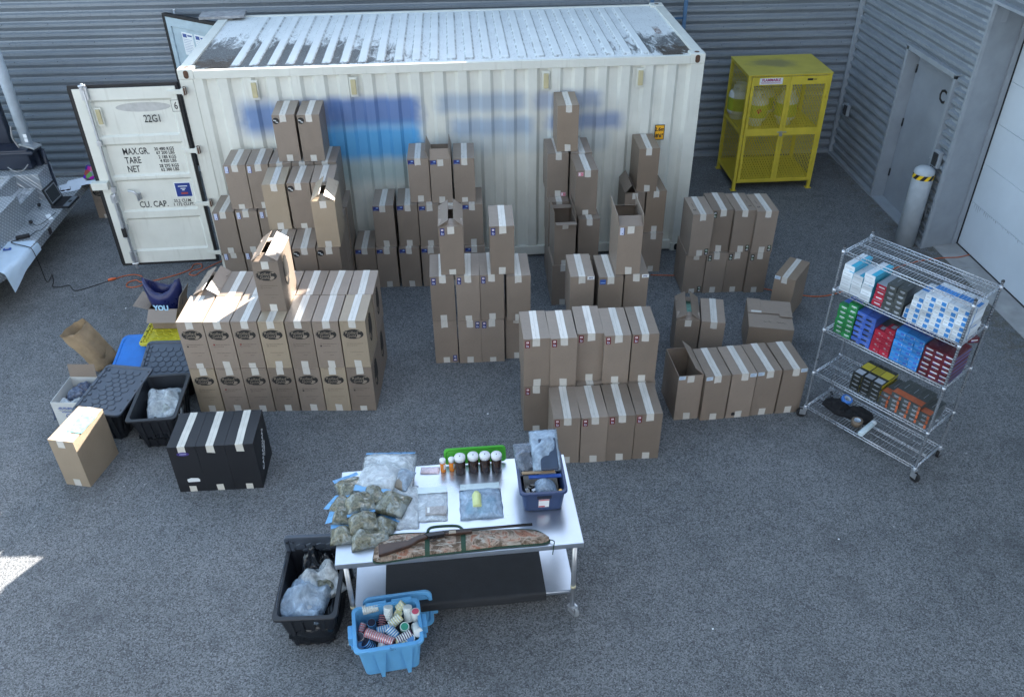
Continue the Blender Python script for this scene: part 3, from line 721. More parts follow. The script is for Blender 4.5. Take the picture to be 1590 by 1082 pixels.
# --- stack beside the container door
g = 'cartons stacked by the container door'
D = 'stack by the container door'
for k, x in enumerate((.205, .475, .745, 1.01, 1.27, 1.53)):
    o5 = ('first', 'second', 'third', 'fourth', 'fifth', 'last')[k]
    carton(x, -.555, 0, f'{o5} taped carton in the rear bottom row of the {D}', 'bw' if k < 2 else None, group=g)
    carton(x-(.005 if k else 0), -.575, .55, f'{o5} taped carton in the rear second row of the {D}', 'bw' if k < 3 else None, group=g)
for k, x in enumerate((.43, .69, .95, 1.21, 1.47)):
    o5 = ('first', 'second', 'third', 'fourth', 'fifth')[k]
    carton(x, -.515, 1.10, f'{o5} taped carton in the rear third row of the {D}', 'bw' if k < 2 else None, group=g)
carton(1.065, -.47, 1.65, 'left of the two cartons with black round stickers topping the tall stack', 'round', group=g, yaw=1)
carton(1.345, -.485, 1.65, 'right of the two cartons with black round stickers topping the tall stack', 'round', group=g, yaw=1)
for k, x in enumerate((.985, 1.25, 1.515)):
    o5 = ('left', 'middle', 'right')[k]
    carton(x, -1.06, 0, f'{o5} carton buried at ground level in the middle of the {D}', group=g)
    carton(x, -1.06, .55, f'{o5} carton in the second layer, middle row of the {D}', group=g)
    carton(x-.02, -1.085, 1.10, ['plain brown carton under the left round-sticker carton, third layer', 'carton with black round sticker between plain and open cartons, third layer', 'taped carton directly behind the open-topped carton, third layer'][k], 'round' if k == 1 else None, cm=KRAFT3 if k == 0 else None, group=g)
    carton(x, -1.555, 0, f'{o5} carton in the front bottom row of the {D}', group=g)
    carton(x+.02, -1.56, .55, [f'half hidden carton with loose tape, front second row of the {D}', f'round-stickered carton with its full top showing, front of the {D}', 'carton with black round sticker directly beneath the open-topped carton'][k], 'round' if k else None, group=g)
carton(1.555, -1.56, 1.10, 'carton with raised tented flaps at the front of the tall stack', flaps=(38, 30, 14, 10), cm=KRAFT3, group=g)
# --- middle stack against the container side
g = 'cartons with dark picture labels against the container'
for k, x in enumerate((1.803, 2.068, 2.345, 2.612, 2.88, 3.145)):
    o5 = ('first', 'second', 'third', 'fourth', 'fifth', 'last')[k]
    carton(x, -.60-.012*k, 0, f'{o5} from left in the bottom row of picture-label cartons against the container', 'pic', group=g)
for k, x in enumerate((2.078, 2.36, 2.622, 2.885, 3.14)):
    o5 = ('first', 'second', 'third', 'fourth', 'last')[k]
    carton(x, -.575-.012*k, .55, f'{o5} from left in the middle row of picture-label cartons against the container', 'pic', group=g)
carton(2.53, -.515, 1.10, 'left of three picture-label cartons on top, touching the open one', 'pic', group=g)
carton(2.79, -.57, 1.10, 'picture-label carton with flaps standing open atop the middle stack', 'pic', flaps=(112, 78, 70, None), group=g)
carton(3.06, -.57, 1.10, 'right of three picture-label cartons on top, separated by a dark gap', 'pic', group=g)
# --- navy label stack
g = 'cartons with navy labels'
carton(2.775, -2.285, 0, 'bottom left navy-label carton with its sticker upside down near the ground', 'navy', 'br', group=g)
carton(3.035, -2.30, 0, 'bottom row navy-label carton with sticker at its top right corner', 'navy', 'tr', group=g)
carton(3.285, -2.30, 0, 'bottom row navy-label carton with sticker at its top left corner', 'navy', 'tl', group=g)
carton(3.545, -2.27, 0, 'unlabelled carton at the bottom right of the navy-label stack', group=g)
carton(2.77, -2.29, .55, 'leftmost carton in the second layer of the navy-label stack', 'navy', group=g)
carton(3.035, -2.29, .55, 'second carton from left in the second layer of the navy-label stack', 'navy', group=g)
carton(3.29, -2.30, .55, 'third carton from left in the second layer, under the closed top carton', 'navy', group=g)
carton(3.56, -2.335, .55, 'unlabelled carton on the right of the second layer, beside a gap', group=g)
carton(2.895, -2.265, 1.10, 'navy-label carton with tented flaps on top of the navy stack', 'navy', flaps=(33, 40, 14, 10), group=g)
carton(3.40, -2.30, 1.10, 'closed navy-label carton on the top right of the navy stack', 'navy', group=g)
# --- pink label stack
g = 'cartons with pink labels against the container'
D = 'pink-label stack'
for k, x in enumerate((4.17, 4.44)):
    s5 = ('left', 'right')[k]
    carton(x, -.66, 0, f'{s5} rear carton at ground level in the {D}', group=g); carton(x, -.655, .55, f'{s5} rear carton in the second layer of the {D}', group=g)
carton(4.165, -1.205, 0, 'carton directly beneath the open carton at the left of pink-label stack', group=g)
carton(4.455, -1.15, 0, 'front right carton at ground level in the pink-label stack', group=g)
carton(4.185, -1.20, .55, 'open carton with front flap folded down at the left of pink-label stack', flaps=(92, 85, 168, 6), group=g)
carton(4.465, -1.14, .55, 'taped carton beneath the front pink-label carton', group=g)
carton(4.165, -.52, 1.10, 'carton with a pink sticker at its lower right corner', 'pink', 'br', group=g)
carton(4.44, -.52, 1.10, 'half hidden carton with pink sticker behind the front pink-label carton', 'pink', 'tl', group=g)
carton(4.435, -1.03, 1.10, 'front pink-label carton with bright white tape, second from the top', 'pink', 'tl', group=g)
carton(4.275, -.47, 1.65, 'plain brown carton topping the pink-label stack', cm=KRAFT2, group=g)
# --- brown stack at the container's right end
g = 'brown cartons at the right end of the container'
carton(5.12, -.52, 0, 'left carton at ground level under the half open brown stack', group=g)
carton(5.385, -.52, 0, 'right carton at ground level of the brown stack by the container end', group=g)
carton(5.125, -.50, .55, 'carton with one printed flap raised under the top brown carton', flaps=(52, 2, None, None), group=g)
carton(5.395, -.48, .55, 'brown taped carton in the second layer at right container end', cm=KRAFT2, group=g)
carton(5.255, -.47, 1.10, 'brown carton topping the stack below the yellow height sign', cm=KRAFT2, group=g)
# --- PFF stack
g = 'cartons marked PFF'
carton(4.215, -2.41, .55, 'left taped carton with PFF label in the front middle stack', 'pff', 'tr', group=g, yaw=0)
carton(4.507, -2.44, .55, 'carton with blue sticker between the two PFF cartons', 'blue', 'tl', group=g)
carton(4.775, -2.42, .55, 'right taped carton with PFF label in the front middle stack', 'pff', 'tr', group=g)
for k, x in enumerate((4.24, 4.51, 4.77)): carton(x, -2.40, 0, f'{("left", "middle", "right")[k]} carton at ground level beneath the cartons marked PFF', group='cartons marked PFF')
# --- green label stack
g = 'cartons with green labels'
for k, (x, y, st, sp, la) in enumerate(((5.79, -1.08, 'green', 'br', 'first green-label carton in the bottom row, sticker near the ground'), (6.045, -1.09, 'green', 'tl', 'second green-label carton from left in the bottom row'), (6.30, -1.10, 'green', 'tl', 'third green-label carton from left in the bottom row'), (6.555, -1.12, 'green', 'tl', 'fourth and rightmost green-label carton in the bottom row'))):
    carton(x, y, 0, la, st, sp, group=g)
for k, (x, y, st, sp, la) in enumerate(((5.80, -1.14, 'green', 'br', 'first green-label carton of the top row, standing forward'), (6.055, -1.05, 'green', 'tl', 'second green-label carton of the top row, sticker half covered'), (6.31, -1.08, 'green', 'br', 'third green-label carton of the top row with sticker near its bottom'), (6.567, -1.115, 'green', 'br', 'rightmost green-label carton of the top row beside the open asphalt'))):
    t = carton(x, y, .55, la, st, sp, group=g)
    if k != 1:
        bm = bmesh.new(); sgn = -1 if k == 0 else (1 if k == 2 else -1)
        for q in (.07, .09):
            bm = bmesh.new(); box(bm, sgn*q-.007, sgn*q+.007, .10, .13, CH+.001, CH+.0022); obj('top_print', bm, PRG, t)
        bm = bmesh.new(); box(bm, sgn*.075-.002, sgn*.075+.002, .2, .30, CH+.001, CH+.0022); obj('top_print', bm, PRG, t)
# --- single carton, low carton and pair on the right
carton(6.69, -1.636, 0, 'single carton turned sideways standing alone behind the wire shelf', 'wh', 'tl', yaw=-38, cm=KRAFT2, dims=(.24, .50, .55))
carton(5.355, -2.46, 0, 'carton with tented flaps and mint packs inside beside a taped one', flaps=(33, 38, 14, 10), yaw=-10.5)
carton(5.612, -2.515, 0, 'taped carton right of the tented one, behind the row of five', yaw=-12)
t = carton(6.165, -2.45, 0, 'low wide carton with interleaved flaps and faint handwriting on top', dims=(.47, .57, .40), yaw=-14, tape=False, cm=KRAFT2, jit=0)
bm = bmesh.new()
box(bm, -.235, .235, .0, .285, .401, .405); box(bm, -.235, -.09, .285, .575, .402, .407, M=Matrix.Translation((0, 0, 0)) @ Matrix.Rotation(R(1.5), 4, 'X')); box(bm, -.09, .235, .30, .55, .401, .4055, M=Matrix.Rotation(R(2.6), 4, 'X')); box(bm, .10, .235, .25, .37, .405, .409, M=Matrix.Rotation(R(3), 4, 'X'))
obj('flap', bm, KRAFT, t)
bm = bmesh.new(); quad(bm, [(-.2, .285, .4168), (.09, .285, .4168), (.09, .32, .419), (-.2, .32, .419)]); obj('tape', bm, TAPE, t)
bm = bmesh.new()
for x0 in (-.08, -.03, .06, .09, .12): tube(bm, [(x0, .12, .4062), (x0+.012, .14, .4062), (x0+.02, .115, .4062), (x0+.035, .125, .4062)], .0012, 4)
obj('handwriting', bm, INK, t)
# --- row of five
g = 'row of five cartons'
rowl = ['open carton with black packs inside at the left end of the row of five', 'second carton in the row of five, next to the open one', 'third carton in the row of five with a small torn hole', 'fourth carton in the row of five with sticker at top left', 'rightmost carton in the row of five beside the wire shelf']
for k in range(5):
    x = 5.155 if k == 0 else 5.415+.259*(k-1); y = -3.45 if k == 0 else -3.475+.016*(k-1)
    t = carton(x, y, 0, rowl[k], 'wh', ('tl', 'tl', 'tr', 'tl', 'tr')[k], yaw=2.5, flaps=(None, 42, None, None) if k == 0 else None, group=g)
    if k == 2:
        bm = bmesh.new(); rr = random.Random(4); prism(bm, [(.025*math.cos(a)*rr.uniform(.6, 1.2)-.05, .05+.022*math.sin(a)*rr.uniform(.6, 1.2)) for a in [i*math.pi/6 for i in range(12)]], 0, .0025, 0, Matrix(((1, 0, 0, 0), (0, 0, -1, 0), (0, 1, 0, 0), (0, 0, 0, 1)))); obj('torn_hole', bm, LBLK, t)
# --- maroon label stack in front
g = 'cartons with maroon labels'
carton(3.645, -3.49, 0, 'lower left maroon-label carton under the leftmost top carton', 'red', group=g)
for k, x in enumerate((3.90, 4.155, 4.41, 4.665)): carton(x, -3.49, 0, f'{("second","third","fourth","fifth")[k]} rear carton hidden beneath the upper maroon-label row', group=g)
for k, (x, y) in enumerate(((3.645, -3.48), (3.893, -3.49), (4.148, -3.445), (4.392, -3.495), (4.652, -3.49))):
    carton(x, y, .55, f'{("leftmost","second","third","fourth","rightmost")[k]} maroon-label carton in the upper rear row of five', 'red', group=g)
for k, x in enumerate((3.876, 4.130, 4.382, 4.636)):
    carton(x, -3.982, 0, f'{("leftmost","second","third","rightmost")[k]} maroon-label carton in the front floor row of four', 'red', group=g)
# --- logo pile
g = 'printed tobacco cartons'
pl = ['leftmost', 'second', 'third', 'fourth', 'fifth', 'sixth', 'rightmost']
ya = -3.9; dx, dy = math.cos(R(ya)), math.sin(R(ya)); nx, ny = -dy, dx
for lev in (0, 1):
    for k in range(7):
        x = .372+.2590*k*dx; y = -2.925+.2590*k*dy
        kind = [['plain', 'red', 'plain', 'plain', 'dark', 'plain', 'dark'], ['dark', 'red', 'red', 'plain', 'plain', 'dark', 'plain']][lev][k]
        cm = KRAFT3 if (lev, k) in ((1, 3), (1, 6), (0, 0), (0, 5)) else KRAFT
        carton(x, y, .55*lev, f'{pl[k]} logo-printed carton in the {("lower","upper")[lev]} front row of the seven-wide pile', yaw=ya, cm=cm, pr=kind, side=(k == 6), group=g, jit=.6)
        x2, y2 = x+.478*nx+(.0, .01)[lev], y+.478*ny
        if lev == 1 and k == 0:
            carton(x2+.01, y2, .55, 'carton with ragged tented flaps at the rear left of the pile', flaps=(30, 36, 14, 10), yaw=ya-2, group=g)
        else: carton(x2, y2, .55*lev, f'{pl[k]} carton in the {("lower","upper")[lev]} rear row of the seven-wide pile', yaw=ya, side=(k == 6), group=g, jit=.6)
carton(1.161, -2.795, 1.10, 'sunlit logo-printed carton with tented flaps standing on top of the pile', flaps=(36, 33, 14, 10), yaw=-3.5, pr='plain', side=True, cm=KRAFT, group=g)
# --- black cartons
CARDB = mat('black_cardboard', (.012, .013, .017), .55, var=.2, scale=6, bump=.15, bs=40)
TAPEW = mat('white_paper_tape', (.62, .60, .54), .5)
g = 'black cartons in a row'
for k in range(3):
    t = thing('cardboard_box', ['left black carton with white tape and a purple emblem', 'middle black carton with white tape, plain front', 'right black carton with white tape and white lettering on its side'][k], 'cardboard box', (.573+.2505*k, -4.082-.002*k, 0), R(-.4), g)
    obj('carton', mesh('carton', carton_body(.248, .47, .54, None, 90+k), [CARDB]), None, t)
    m_ = tape_mesh('top', w=.066, d=.47, h=.54, seed=40+k); m_.materials[0] = TAPEW; obj('top_tape', m_, None, t)
    m_ = tape_mesh('bot', w=.062, seed=50+k); m_.materials[0] = TAPEW; obj('bottom_tape', m_, None, t)
    if k == 0:
        bm = bmesh.new(); prism(bm, [(.055*math.cos(a), .022*math.sin(a)) for a in [i*math.pi/12 for i in range(24)]], 0, .001, 0, Matrix(((1, 0, 0, 0), (0, 0, -1, -.0012), (0, 1, 0, .455), (0, 0, 0, 1)))); e = obj('emblem', bm, cmat('label_purple', (.05, .03, .20)), t)
        bm = bmesh.new(); box(bm, -.03, .03, -.0028, -.0022, .452, .457); obj('emblem_text', bm, LLAV, e)
        bm = bmesh.new(); prism(bm, [(x+random.uniform(-.004, .004), z+random.uniform(-.003, .003)) for x, z in ((-.05, .115), (.05, .12), (.052, .145), (.04, .165), (-.02, .168), (-.055, .155), (-.056, .13))], 0, .001, 0, Matrix(((1, 0, 0, .03), (0, 0, -1, -.0005), (0, 1, 0, 0), (0, 0, 0, 1)))); obj('label_sticker', bm, WHITE, t)
    if k == 2:
        Ms = Matrix.Translation((.1262, .23, .27)) @ Matrix.Rotation(R(90), 4, 'Z') @ Matrix.Rotation(R(90), 4, 'X') @ Matrix.Rotation(R(58), 4, 'Z')
        for s_, sz, off in (('CANADIAN', .072, .0), ('CLASSICS', .034, -.055)):
            o = obj('lettering', text_mesh(s_, sz, WHITE, sx=1.0, bold=.001), None, t); o.matrix_local = Ms @ Matrix.Translation((0, off, 0))
# --- tall carton at bottom left
t = carton(-.635, -3.885, 0, 'tall sunlit carton standing alone with clear pouch taped on its top', yaw=-13.8, cm=KRAFT3)
bm = bmesh.new()
for i in range(7):
    for j in range(7):
        pass
V = [[bm.verts.new((-.02+.155*i/7, .12+.25*j/7, CH+.004+.006*abs(fn(i*.5, j*.5, 3)))) for j in range(8)] for i in range(8)]
for i in range(7):
    for j in range(7): bm.faces.new([V[i][j], V[i+1][j], V[i+1][j+1], V[i][j+1]])
obj('clear_pouch', bm, mat('mint_plastic_film', (.16, .42, .44), .25, var=.4, scale=20, bump=.6, bs=40), t, smooth=True)
# lone logo box behind the door
carton(-2.125, 1.68, 0, 'logo-printed carton standing behind the open container door', pr='plain', yaw=-3)
# big open carton on top of the PFF row
carton(4.675, -2.41, 1.10, 'open-topped carton with four flaps up standing on the PFF cartons', 'bw', flaps=(97, 86, 33, 28), group='cartons marked PFF')

# ------------------------------------------------------------------ yellow gas cabinet
YEL = mat('cabinet_yellow', (.60, .48, .045), .5, var=.14, scale=6)
def m_ytop():
    s = NT('cabinet_top_yellow'); x, y, z = s.xyz()
    dx = s.math('MULTIPLY', s.math('SUBTRACT', x, .5), 1.0); dy = s.math('MULTIPLY', s.math('SUBTRACT', y, .50), 1.7)
    d = s.math('SQRT', s.math('ADD', s.math('MULTIPLY', dx, dx), s.math('MULTIPLY', dy, dy)))
    d = s.math('ADD', d, s.math('MULTIPLY', s.math('SUBTRACT', s.noise(4, 5, .7), .5), .5))
    k = s.rng(d, .16, .42, .75, 0, True)
    return s.set(s.mix(k, s.mix(s.rng(s.noise(5, 4), .3, .7), (.46, .39, .07), (.54, .46, .085)), (.22, .20, .10)), .5)
cb = thing('gas_cylinder_cabinet', 'yellow mesh-sided gas cylinder cabinet with a flammable sign and padlock', 'cabinet', (7.235, 1.765, 0))
W_, D_, T_ = 1.20, .88, 1.75
bm = bmesh.new(); box(bm, -.01, W_+.01, -.01, D_+.01, T_-.012, T_); obj('top_panel', bm, m_ytop(), cb, bevel=.003)
bm = bmesh.new()
for x in (0, W_-.045):
    for y in (0, D_-.045): box(bm, x, x+.045, y, y+.045, .12, T_-.012)
for z in (.12, T_-.055): 
    box(bm, .045, W_-.045, D_-.04, D_-.002, z, z+.04)
    for x in (.002, W_-.042): box(bm, x, x+.04, .045, D_-.045, z, z+.04)
box(bm, .045, W_-.045, .002, .04, .12, .15); box(bm, .045, W_-.045, .002, .04, T_-.03, T_-.012)
for x in (.002, W_-.03): box(bm, x, x+.028, .045, D_-.045, .86, .90)
obj('frame', bm, YEL, cb, bevel=.003)
bm = bmesh.new(); box(bm, .045, W_-.045, .045, D_-.045, .150, .155); obj('floor_panel', bm, YEL, cb)
bm = bmesh.new(); box(bm, .045, W_-.045, .045, D_-.045, .895, .90); box(bm, .045, W_-.045, .045, .05, .87, .895); obj('shelf', bm, YEL, cb)
for x in (.0, W_-.045):
    for y in (0, D_-.045):
        bm = bmesh.new(); box(bm, x, x+.045, y, y+.045, .008, .118); box(bm, x-.02, x+.065, y-.02, y+.065, 0, .008); obj('leg', bm, YEL, cb, bevel=.002)
def expanded(bm, w, h, M, pu=.040, pv=.074, t=.0075):
    """diamond mesh filling 0..w x 0..h"""
    def clip(p, q):
        t0, t1 = 0, 1; dx, dy = q[0]-p[0], q[1]-p[1]
        for a, b in ((-dx, p[0]), (dx, w-p[0]), (-dy, p[1]), (dy, h-p[1])):
            if abs(a) < 1e-9:
                if b < 0: return None
            else:
                r = b/a
                if a < 0: t0 = max(t0, r)
                else: t1 = min(t1, r)
        return None if t0 >= t1 else ((p[0]+t0*dx, p[1]+t0*dy), (p[0]+t1*dx, p[1]+t1*dy))
    sl = pv/pu
    n = int((w+h/sl)/pu)+2
    for sgn in (1, -1):
        for k in range(-1, n+1):
            c = k*pu
            p, q = ((c-h/sl, 0), (c, h)) if sgn > 0 else ((c, 0), (c-h/sl, h))
            r = clip(p, q)
            if not r: continue
            (ax, ay), (bx, by) = r; d = Vector((bx-ax, by-ay, 0)); 
            if d.length < .01: continue
            d.normalize(); nn = Vector((-d.y, d.x, 0))*t/2
            for dz in (0,):
                P = [Vector((ax, ay, .001*sgn))-nn, Vector((bx, by, .001*sgn))-nn, Vector((bx, by, .001*sgn))+nn, Vector((ax, ay, .001*sgn))+nn]
                bm.faces.new([bm.verts.new(M @ v) for v in P])
MY = Matrix(((1, 0, 0, 0), (0, 0, -1, 0), (0, 1, 0, 0), (0, 0, 0, 1)))
for k, (x0, x1) in enumerate(((.048, .598), (.602, 1.152))):
    bm = bmesh.new(); y0, y1 = -.008, .0
    for a in ((x0, x0+.04, .15, 1.715), (x1-.04, x1, .15, 1.715), (x0+.04, x1-.04, .15, .19), (x0+.04, x1-.04, .86, .965), (x0+.04, x1-.04, 1.60, 1.715)): box(bm, a[0], a[1], y0-.012, y1, a[2], a[3])
    d = obj('cabinet_door', bm, YEL, cb)
    for z0, z1 in ((.19, .86), (.965, 1.60)):
        bm = bmesh.new(); expanded(bm, x1-x0-.08, z1-z0, Matrix.Translation((x0+.04, -.004, z0)) @ MY); obj('wire_mesh', bm, YEL, d)
    for z in (.4, 1.4):
        bm = bmesh.new(); lathe(bm, [(.010, 0), (.010, .10)], (x0+.005 if k == 0 else x1-.005, -.02, z), n=8); obj('hinge', bm, YEL, d)
MX = Matrix(((0, 0, 1, 0), (1, 0, 0, 0), (0, 1, 0, 0), (0, 0, 0, 1)))
for x in (.012, W_-.012):
    for z0, z1 in ((.16, .86), (.90, T_-.055)):
        bm = bmesh.new(); expanded(bm, D_-.09, z1-z0, Matrix.Translation((x, .045, z0)) @ MX); obj('side_mesh', bm, YEL, cb)
for z0, z1 in ((.16, .86), (.90, T_-.055)):
    bm = bmesh.new(); expanded(bm, W_-.09, z1-z0, Matrix.Translation((.045, D_-.02, z0)) @ MY); obj('back_mesh', bm, YEL, cb)
bm = bmesh.new(); box(bm, .155, .485, -.0235, -.0215, 1.615, 1.705); sg = obj('warning_sign', bm, WHITE, cb)
MAG = mat('sign_magenta', (.42, .03, .16), .5)
text('FLAMMABLE', .052, MAG, sg, (.32, -.0245, 1.675), bold=.0018, sx=.95)
bm = bmesh.new()
for k, (a, b) in enumerate(((.17, .47), (.18, .45))): box(bm, a, b, -.0245, -.0235, 1.642-k*.012, 1.646-k*.012)
obj('small_print', bm, MAG, sg)
bm = bmesh.new(); box(bm, .84, .92, -.0235, -.0215, 1.655, 1.685); box(bm, .935, .975, -.0235, -.0215, 1.665, 1.675); obj('maker_plate', bm, INK, cb)
bm = bmesh.new(); box(bm, .53, .67, -.032, -.0215, .905, .918); tube(bm, [(.575, -.035, .90), (.575, -.035, .93), (.595, -.035, .93), (.595, -.035, .90)], .004, 6); box(bm, .563, .607, -.047, -.027, .855, .90); obj('padlock', bm, GALV, cb, bevel=.002)
TANKW, LIME = mat('tank_white', (.60, .62, .60), .45), mat('tank_lime', (.38, .42, .03), .5)
for k, (x, y, la) in enumerate(((7.55, 2.12, 'white gas cylinder with lime band and red diamond at the cabinet left front'), (7.99, 2.12, 'white gas cylinder with lime band near the middle of the cabinet'), (7.36, 2.42, 'white gas cylinder at the rear left corner inside the yellow cabinet'), (7.74, 2.44, 'white gas cylinder in the rear middle inside the yellow cabinet'))):
    if k == 0:
        t0 = thing('gas_cylinder', la, 'gas cylinder', (x, y, .90), 0, 'gas cylinders in the yellow cabinet')
        bm = bmesh.new(); lathe(bm, [(.10, 0), (.105, .02), (.105, .05), (.125, .07), (.150, .10), (.155, .14), (.155, .34), (.145, .39), (.11, .425), (.04, .44), (.03, .46)], n=24); obj('tank', bm, TANKW, t0)
        bm = bmesh.new(); lathe(bm, [(.1565, .14), (.1565, .33)], n=24, caps=False); obj('label_band', bm, LIME, t0, smooth=True)
        bm = bmesh.new(); prism(bm, [(0, -.045), (.045, 0), (0, .045), (-.045, 0)], 0, .002, 0, Matrix(((1, 0, 0, -.02), (0, 0, -1, -.158), (0, 1, 0, .25), (0, 0, 0, 1)))); obj('hazard_diamond', bm, mat('hazard_red', (.40, .03, .02), .5), t0)
        bm = bmesh.new()
        for i in range(18):
            a = .5+i*(2*math.pi-1)/18; b_ = a+(2*math.pi-1)/18
            z0, z1 = (.42, .52) if i % 6 not in (2, 3) else (.48, .52)
            for P in ([(.10*math.cos(a), .10*math.sin(a), z0), (.10*math.cos(b_), .10*math.sin(b_), z0), (.10*math.cos(b_), .10*math.sin(b_), z1), (.10*math.cos(a), .10*math.sin(a), z1)],): quad(bm, P)
        lathe(bm, [(.02, .45), (.02, .50), (.035, .50), (.035, .52)], n=10); obj('collar', bm, TANKW, t0)
    else:
        c = dup(t0, None, (x, y, .90), (0, 0, k*1.3)); c['label'] = la

# ------------------------------------------------------------------ wire shelf trolley
CHR = mat('chrome_wire', (.62, .66, .72), .28, .7, var=.05)
SY_ = math.atan2(-.942, .67); SO = Vector((6.462, -3.497, 0)); SL, SD = 1.165, .45
SM = Matrix.Translation(SO) @ Matrix.Rotation(SY_, 4, 'Z')
sh = thing('wire_shelf_trolley', 'five-tier chrome wire shelving trolley on black casters, loaded with cartons', 'shelf', SO, SY_)
LV = [.15, .57, 1.07, 1.505, 1.895]
for zi, z in enumerate(LV):
    bm = bmesh.new()
    for k in range(1, 42): tube(bm, [(k*SL/42, .012, z), (k*SL/42, SD-.012, z)], .0016, 4)
    for y in (.004, SD-.004, SD/2):
        tube(bm, [(.02, y, z-.004), (SL-.02, y, z-.004)], .0042, 6); dz = .028 if y != SD/2 else .018
        tube(bm, [(.02, y, z-.004-dz), (SL-.02, y, z-.004-dz)], .0042, 6)
        n = 36; tube(bm, [(.02+(SL-.04)*i/n, y, z-.004-(dz if i % 2 else 0)) for i in range(n+1)], .0028, 4)
    for y in (SD*.27, SD*.73): tube(bm, [(.02, y, z-.004), (SL-.02, y, z-.004)], .002, 5)
    for x in (.006, SL-.006):
        tube(bm, [(x, .01, z-.003), (x, SD-.01, z-.003)], .0042, 6); tube(bm, [(x, .01, z-.031), (x, SD-.01, z-.031)], .0042, 6)
        n = 14; tube(bm, [(x, .02+(SD-.04)*i/n, z-.003-(.028 if i % 2 else 0)) for i in range(n+1)], .0028, 4)
    for x in (.0, SL):
        for y in (0, SD): lathe(bm, [(.017, z-.034), (.0175, z+.002)], (x, y, 0), n=12)
    obj('wire_shelf', bm, CHR, sh)
POST = mat('post_chrome', (.20, .22, .25), .3, .7, var=.2)
for x in (0, SL):
    for y in (0, SD):
        prof = []; z = .125
        while z < 1.93: prof += [(.0127, z), (.0127, z+.02), (.0105, z+.021), (.0105, z+.0245)]; z += .0255
        bm = bmesh.new(); lathe(bm, prof, (x, y, 0), n=12); p_ = obj('post', bm, POST, sh)
        bm = bmesh.new(); lathe(bm, [(.0145, 1.93), (.0145, 1.94), (.008, 1.947)], (x, y, 0), n=12); obj('cap', bm, DARKM, p_)
        bm = bmesh.new(); a = .6+x*2+y*4; ca, sa = math.cos(a), math.sin(a)
        Mc = Matrix.Translation((x, y, 0)) @ Matrix.Rotation(a, 4, 'Z')
        box(bm, -.02, .02, -.022, .022, .10, .125, M=Mc)
        for s_ in (-1, 1): box(bm, -.045, .015, s_*.018-.002, s_*.018+.002, .04, .102, M=Mc)
        cs = obj('caster', bm, GALV, sh, bevel=.002)
        bm = bmesh.new(); Mc2 = Mc @ Matrix.Translation((-.025, 0, .05)); b2 = bm
        lathe(bm, [(.046, -.013), (.05, -.010), (.05, .010), (.046, .013)], (0, 0, 0), (0, 1, 0), 20); bmesh.ops.transform(bm, matrix=Mc2, verts=bm.verts); obj('wheel', bm, BLACK, cs)
def sheet(name, w, d, h, mats, decs):
    """carton of packs: base box plus raised decal rects.  decs: (face, u0, u1, v0, v1, mat) in 0..1"""
    bm = bmesh.new(); box(bm, 0, w, 0, d, 0, h); e = .0006
    for f, u0, u1, v0, v1, m in decs:
        if f == 'f': P = [(u0*w, -e, v0*h), (u1*w, -e, v0*h), (u1*w, -e, v1*h), (u0*w, -e, v1*h)]
        elif f == 't': P = [(u0*w, v0*d, h+e), (u1*w, v0*d, h+e), (u1*w, v1*d, h+e), (u0*w, v1*d, h+e)]
        elif f == 'r': P = [(w+e, u0*d, v0*h), (w+e, u1*d, v0*h), (w+e, u1*d, v1*h), (w+e, u0*d, v1*h)]
        quad(bm, P, m)
    return mesh(name, bm, mats, recalc=False)
def pm(n, c):
    s = NT(n); r = s.rnd(); k = s.noise(30, 3, .6)
    cc = s.mix(s.rng(r, 0, 1), mul(c, .62), mul(c, 1.12)); cc = s.mix(s.rng(k, .56, .68, 0, .35), cc, tuple(v*.5+.18 for v in c))
    return s.set(cc, .3, Coat_Weight=.4, Coat_Roughness=.15)
PW, PCY, PBL, PBK, PRD, PGN, PLB, PMR, PYE, POR, PGY, PSV = pm('pack_white', (.68, .74, .80)), pm('pack_cyan', (.04, .42, .62)), pm('pack_blue', (.06, .14, .52)), pm('pack_black', (.022, .024, .022)), pm('pack_red', (.42, .022, .05)), pm('pack_green', (.02, .20, .06)), pm('pack_sky_blue', (.04, .24, .62)), pm('pack_maroon', (.12, .015, .025)), pm('pack_yellow', (.52, .44, .03)), pm('pack_orange', (.55, .13, .05)), pm('pack_grey', (.07, .08, .08)), pm('pack_silver', (.38, .42, .48))
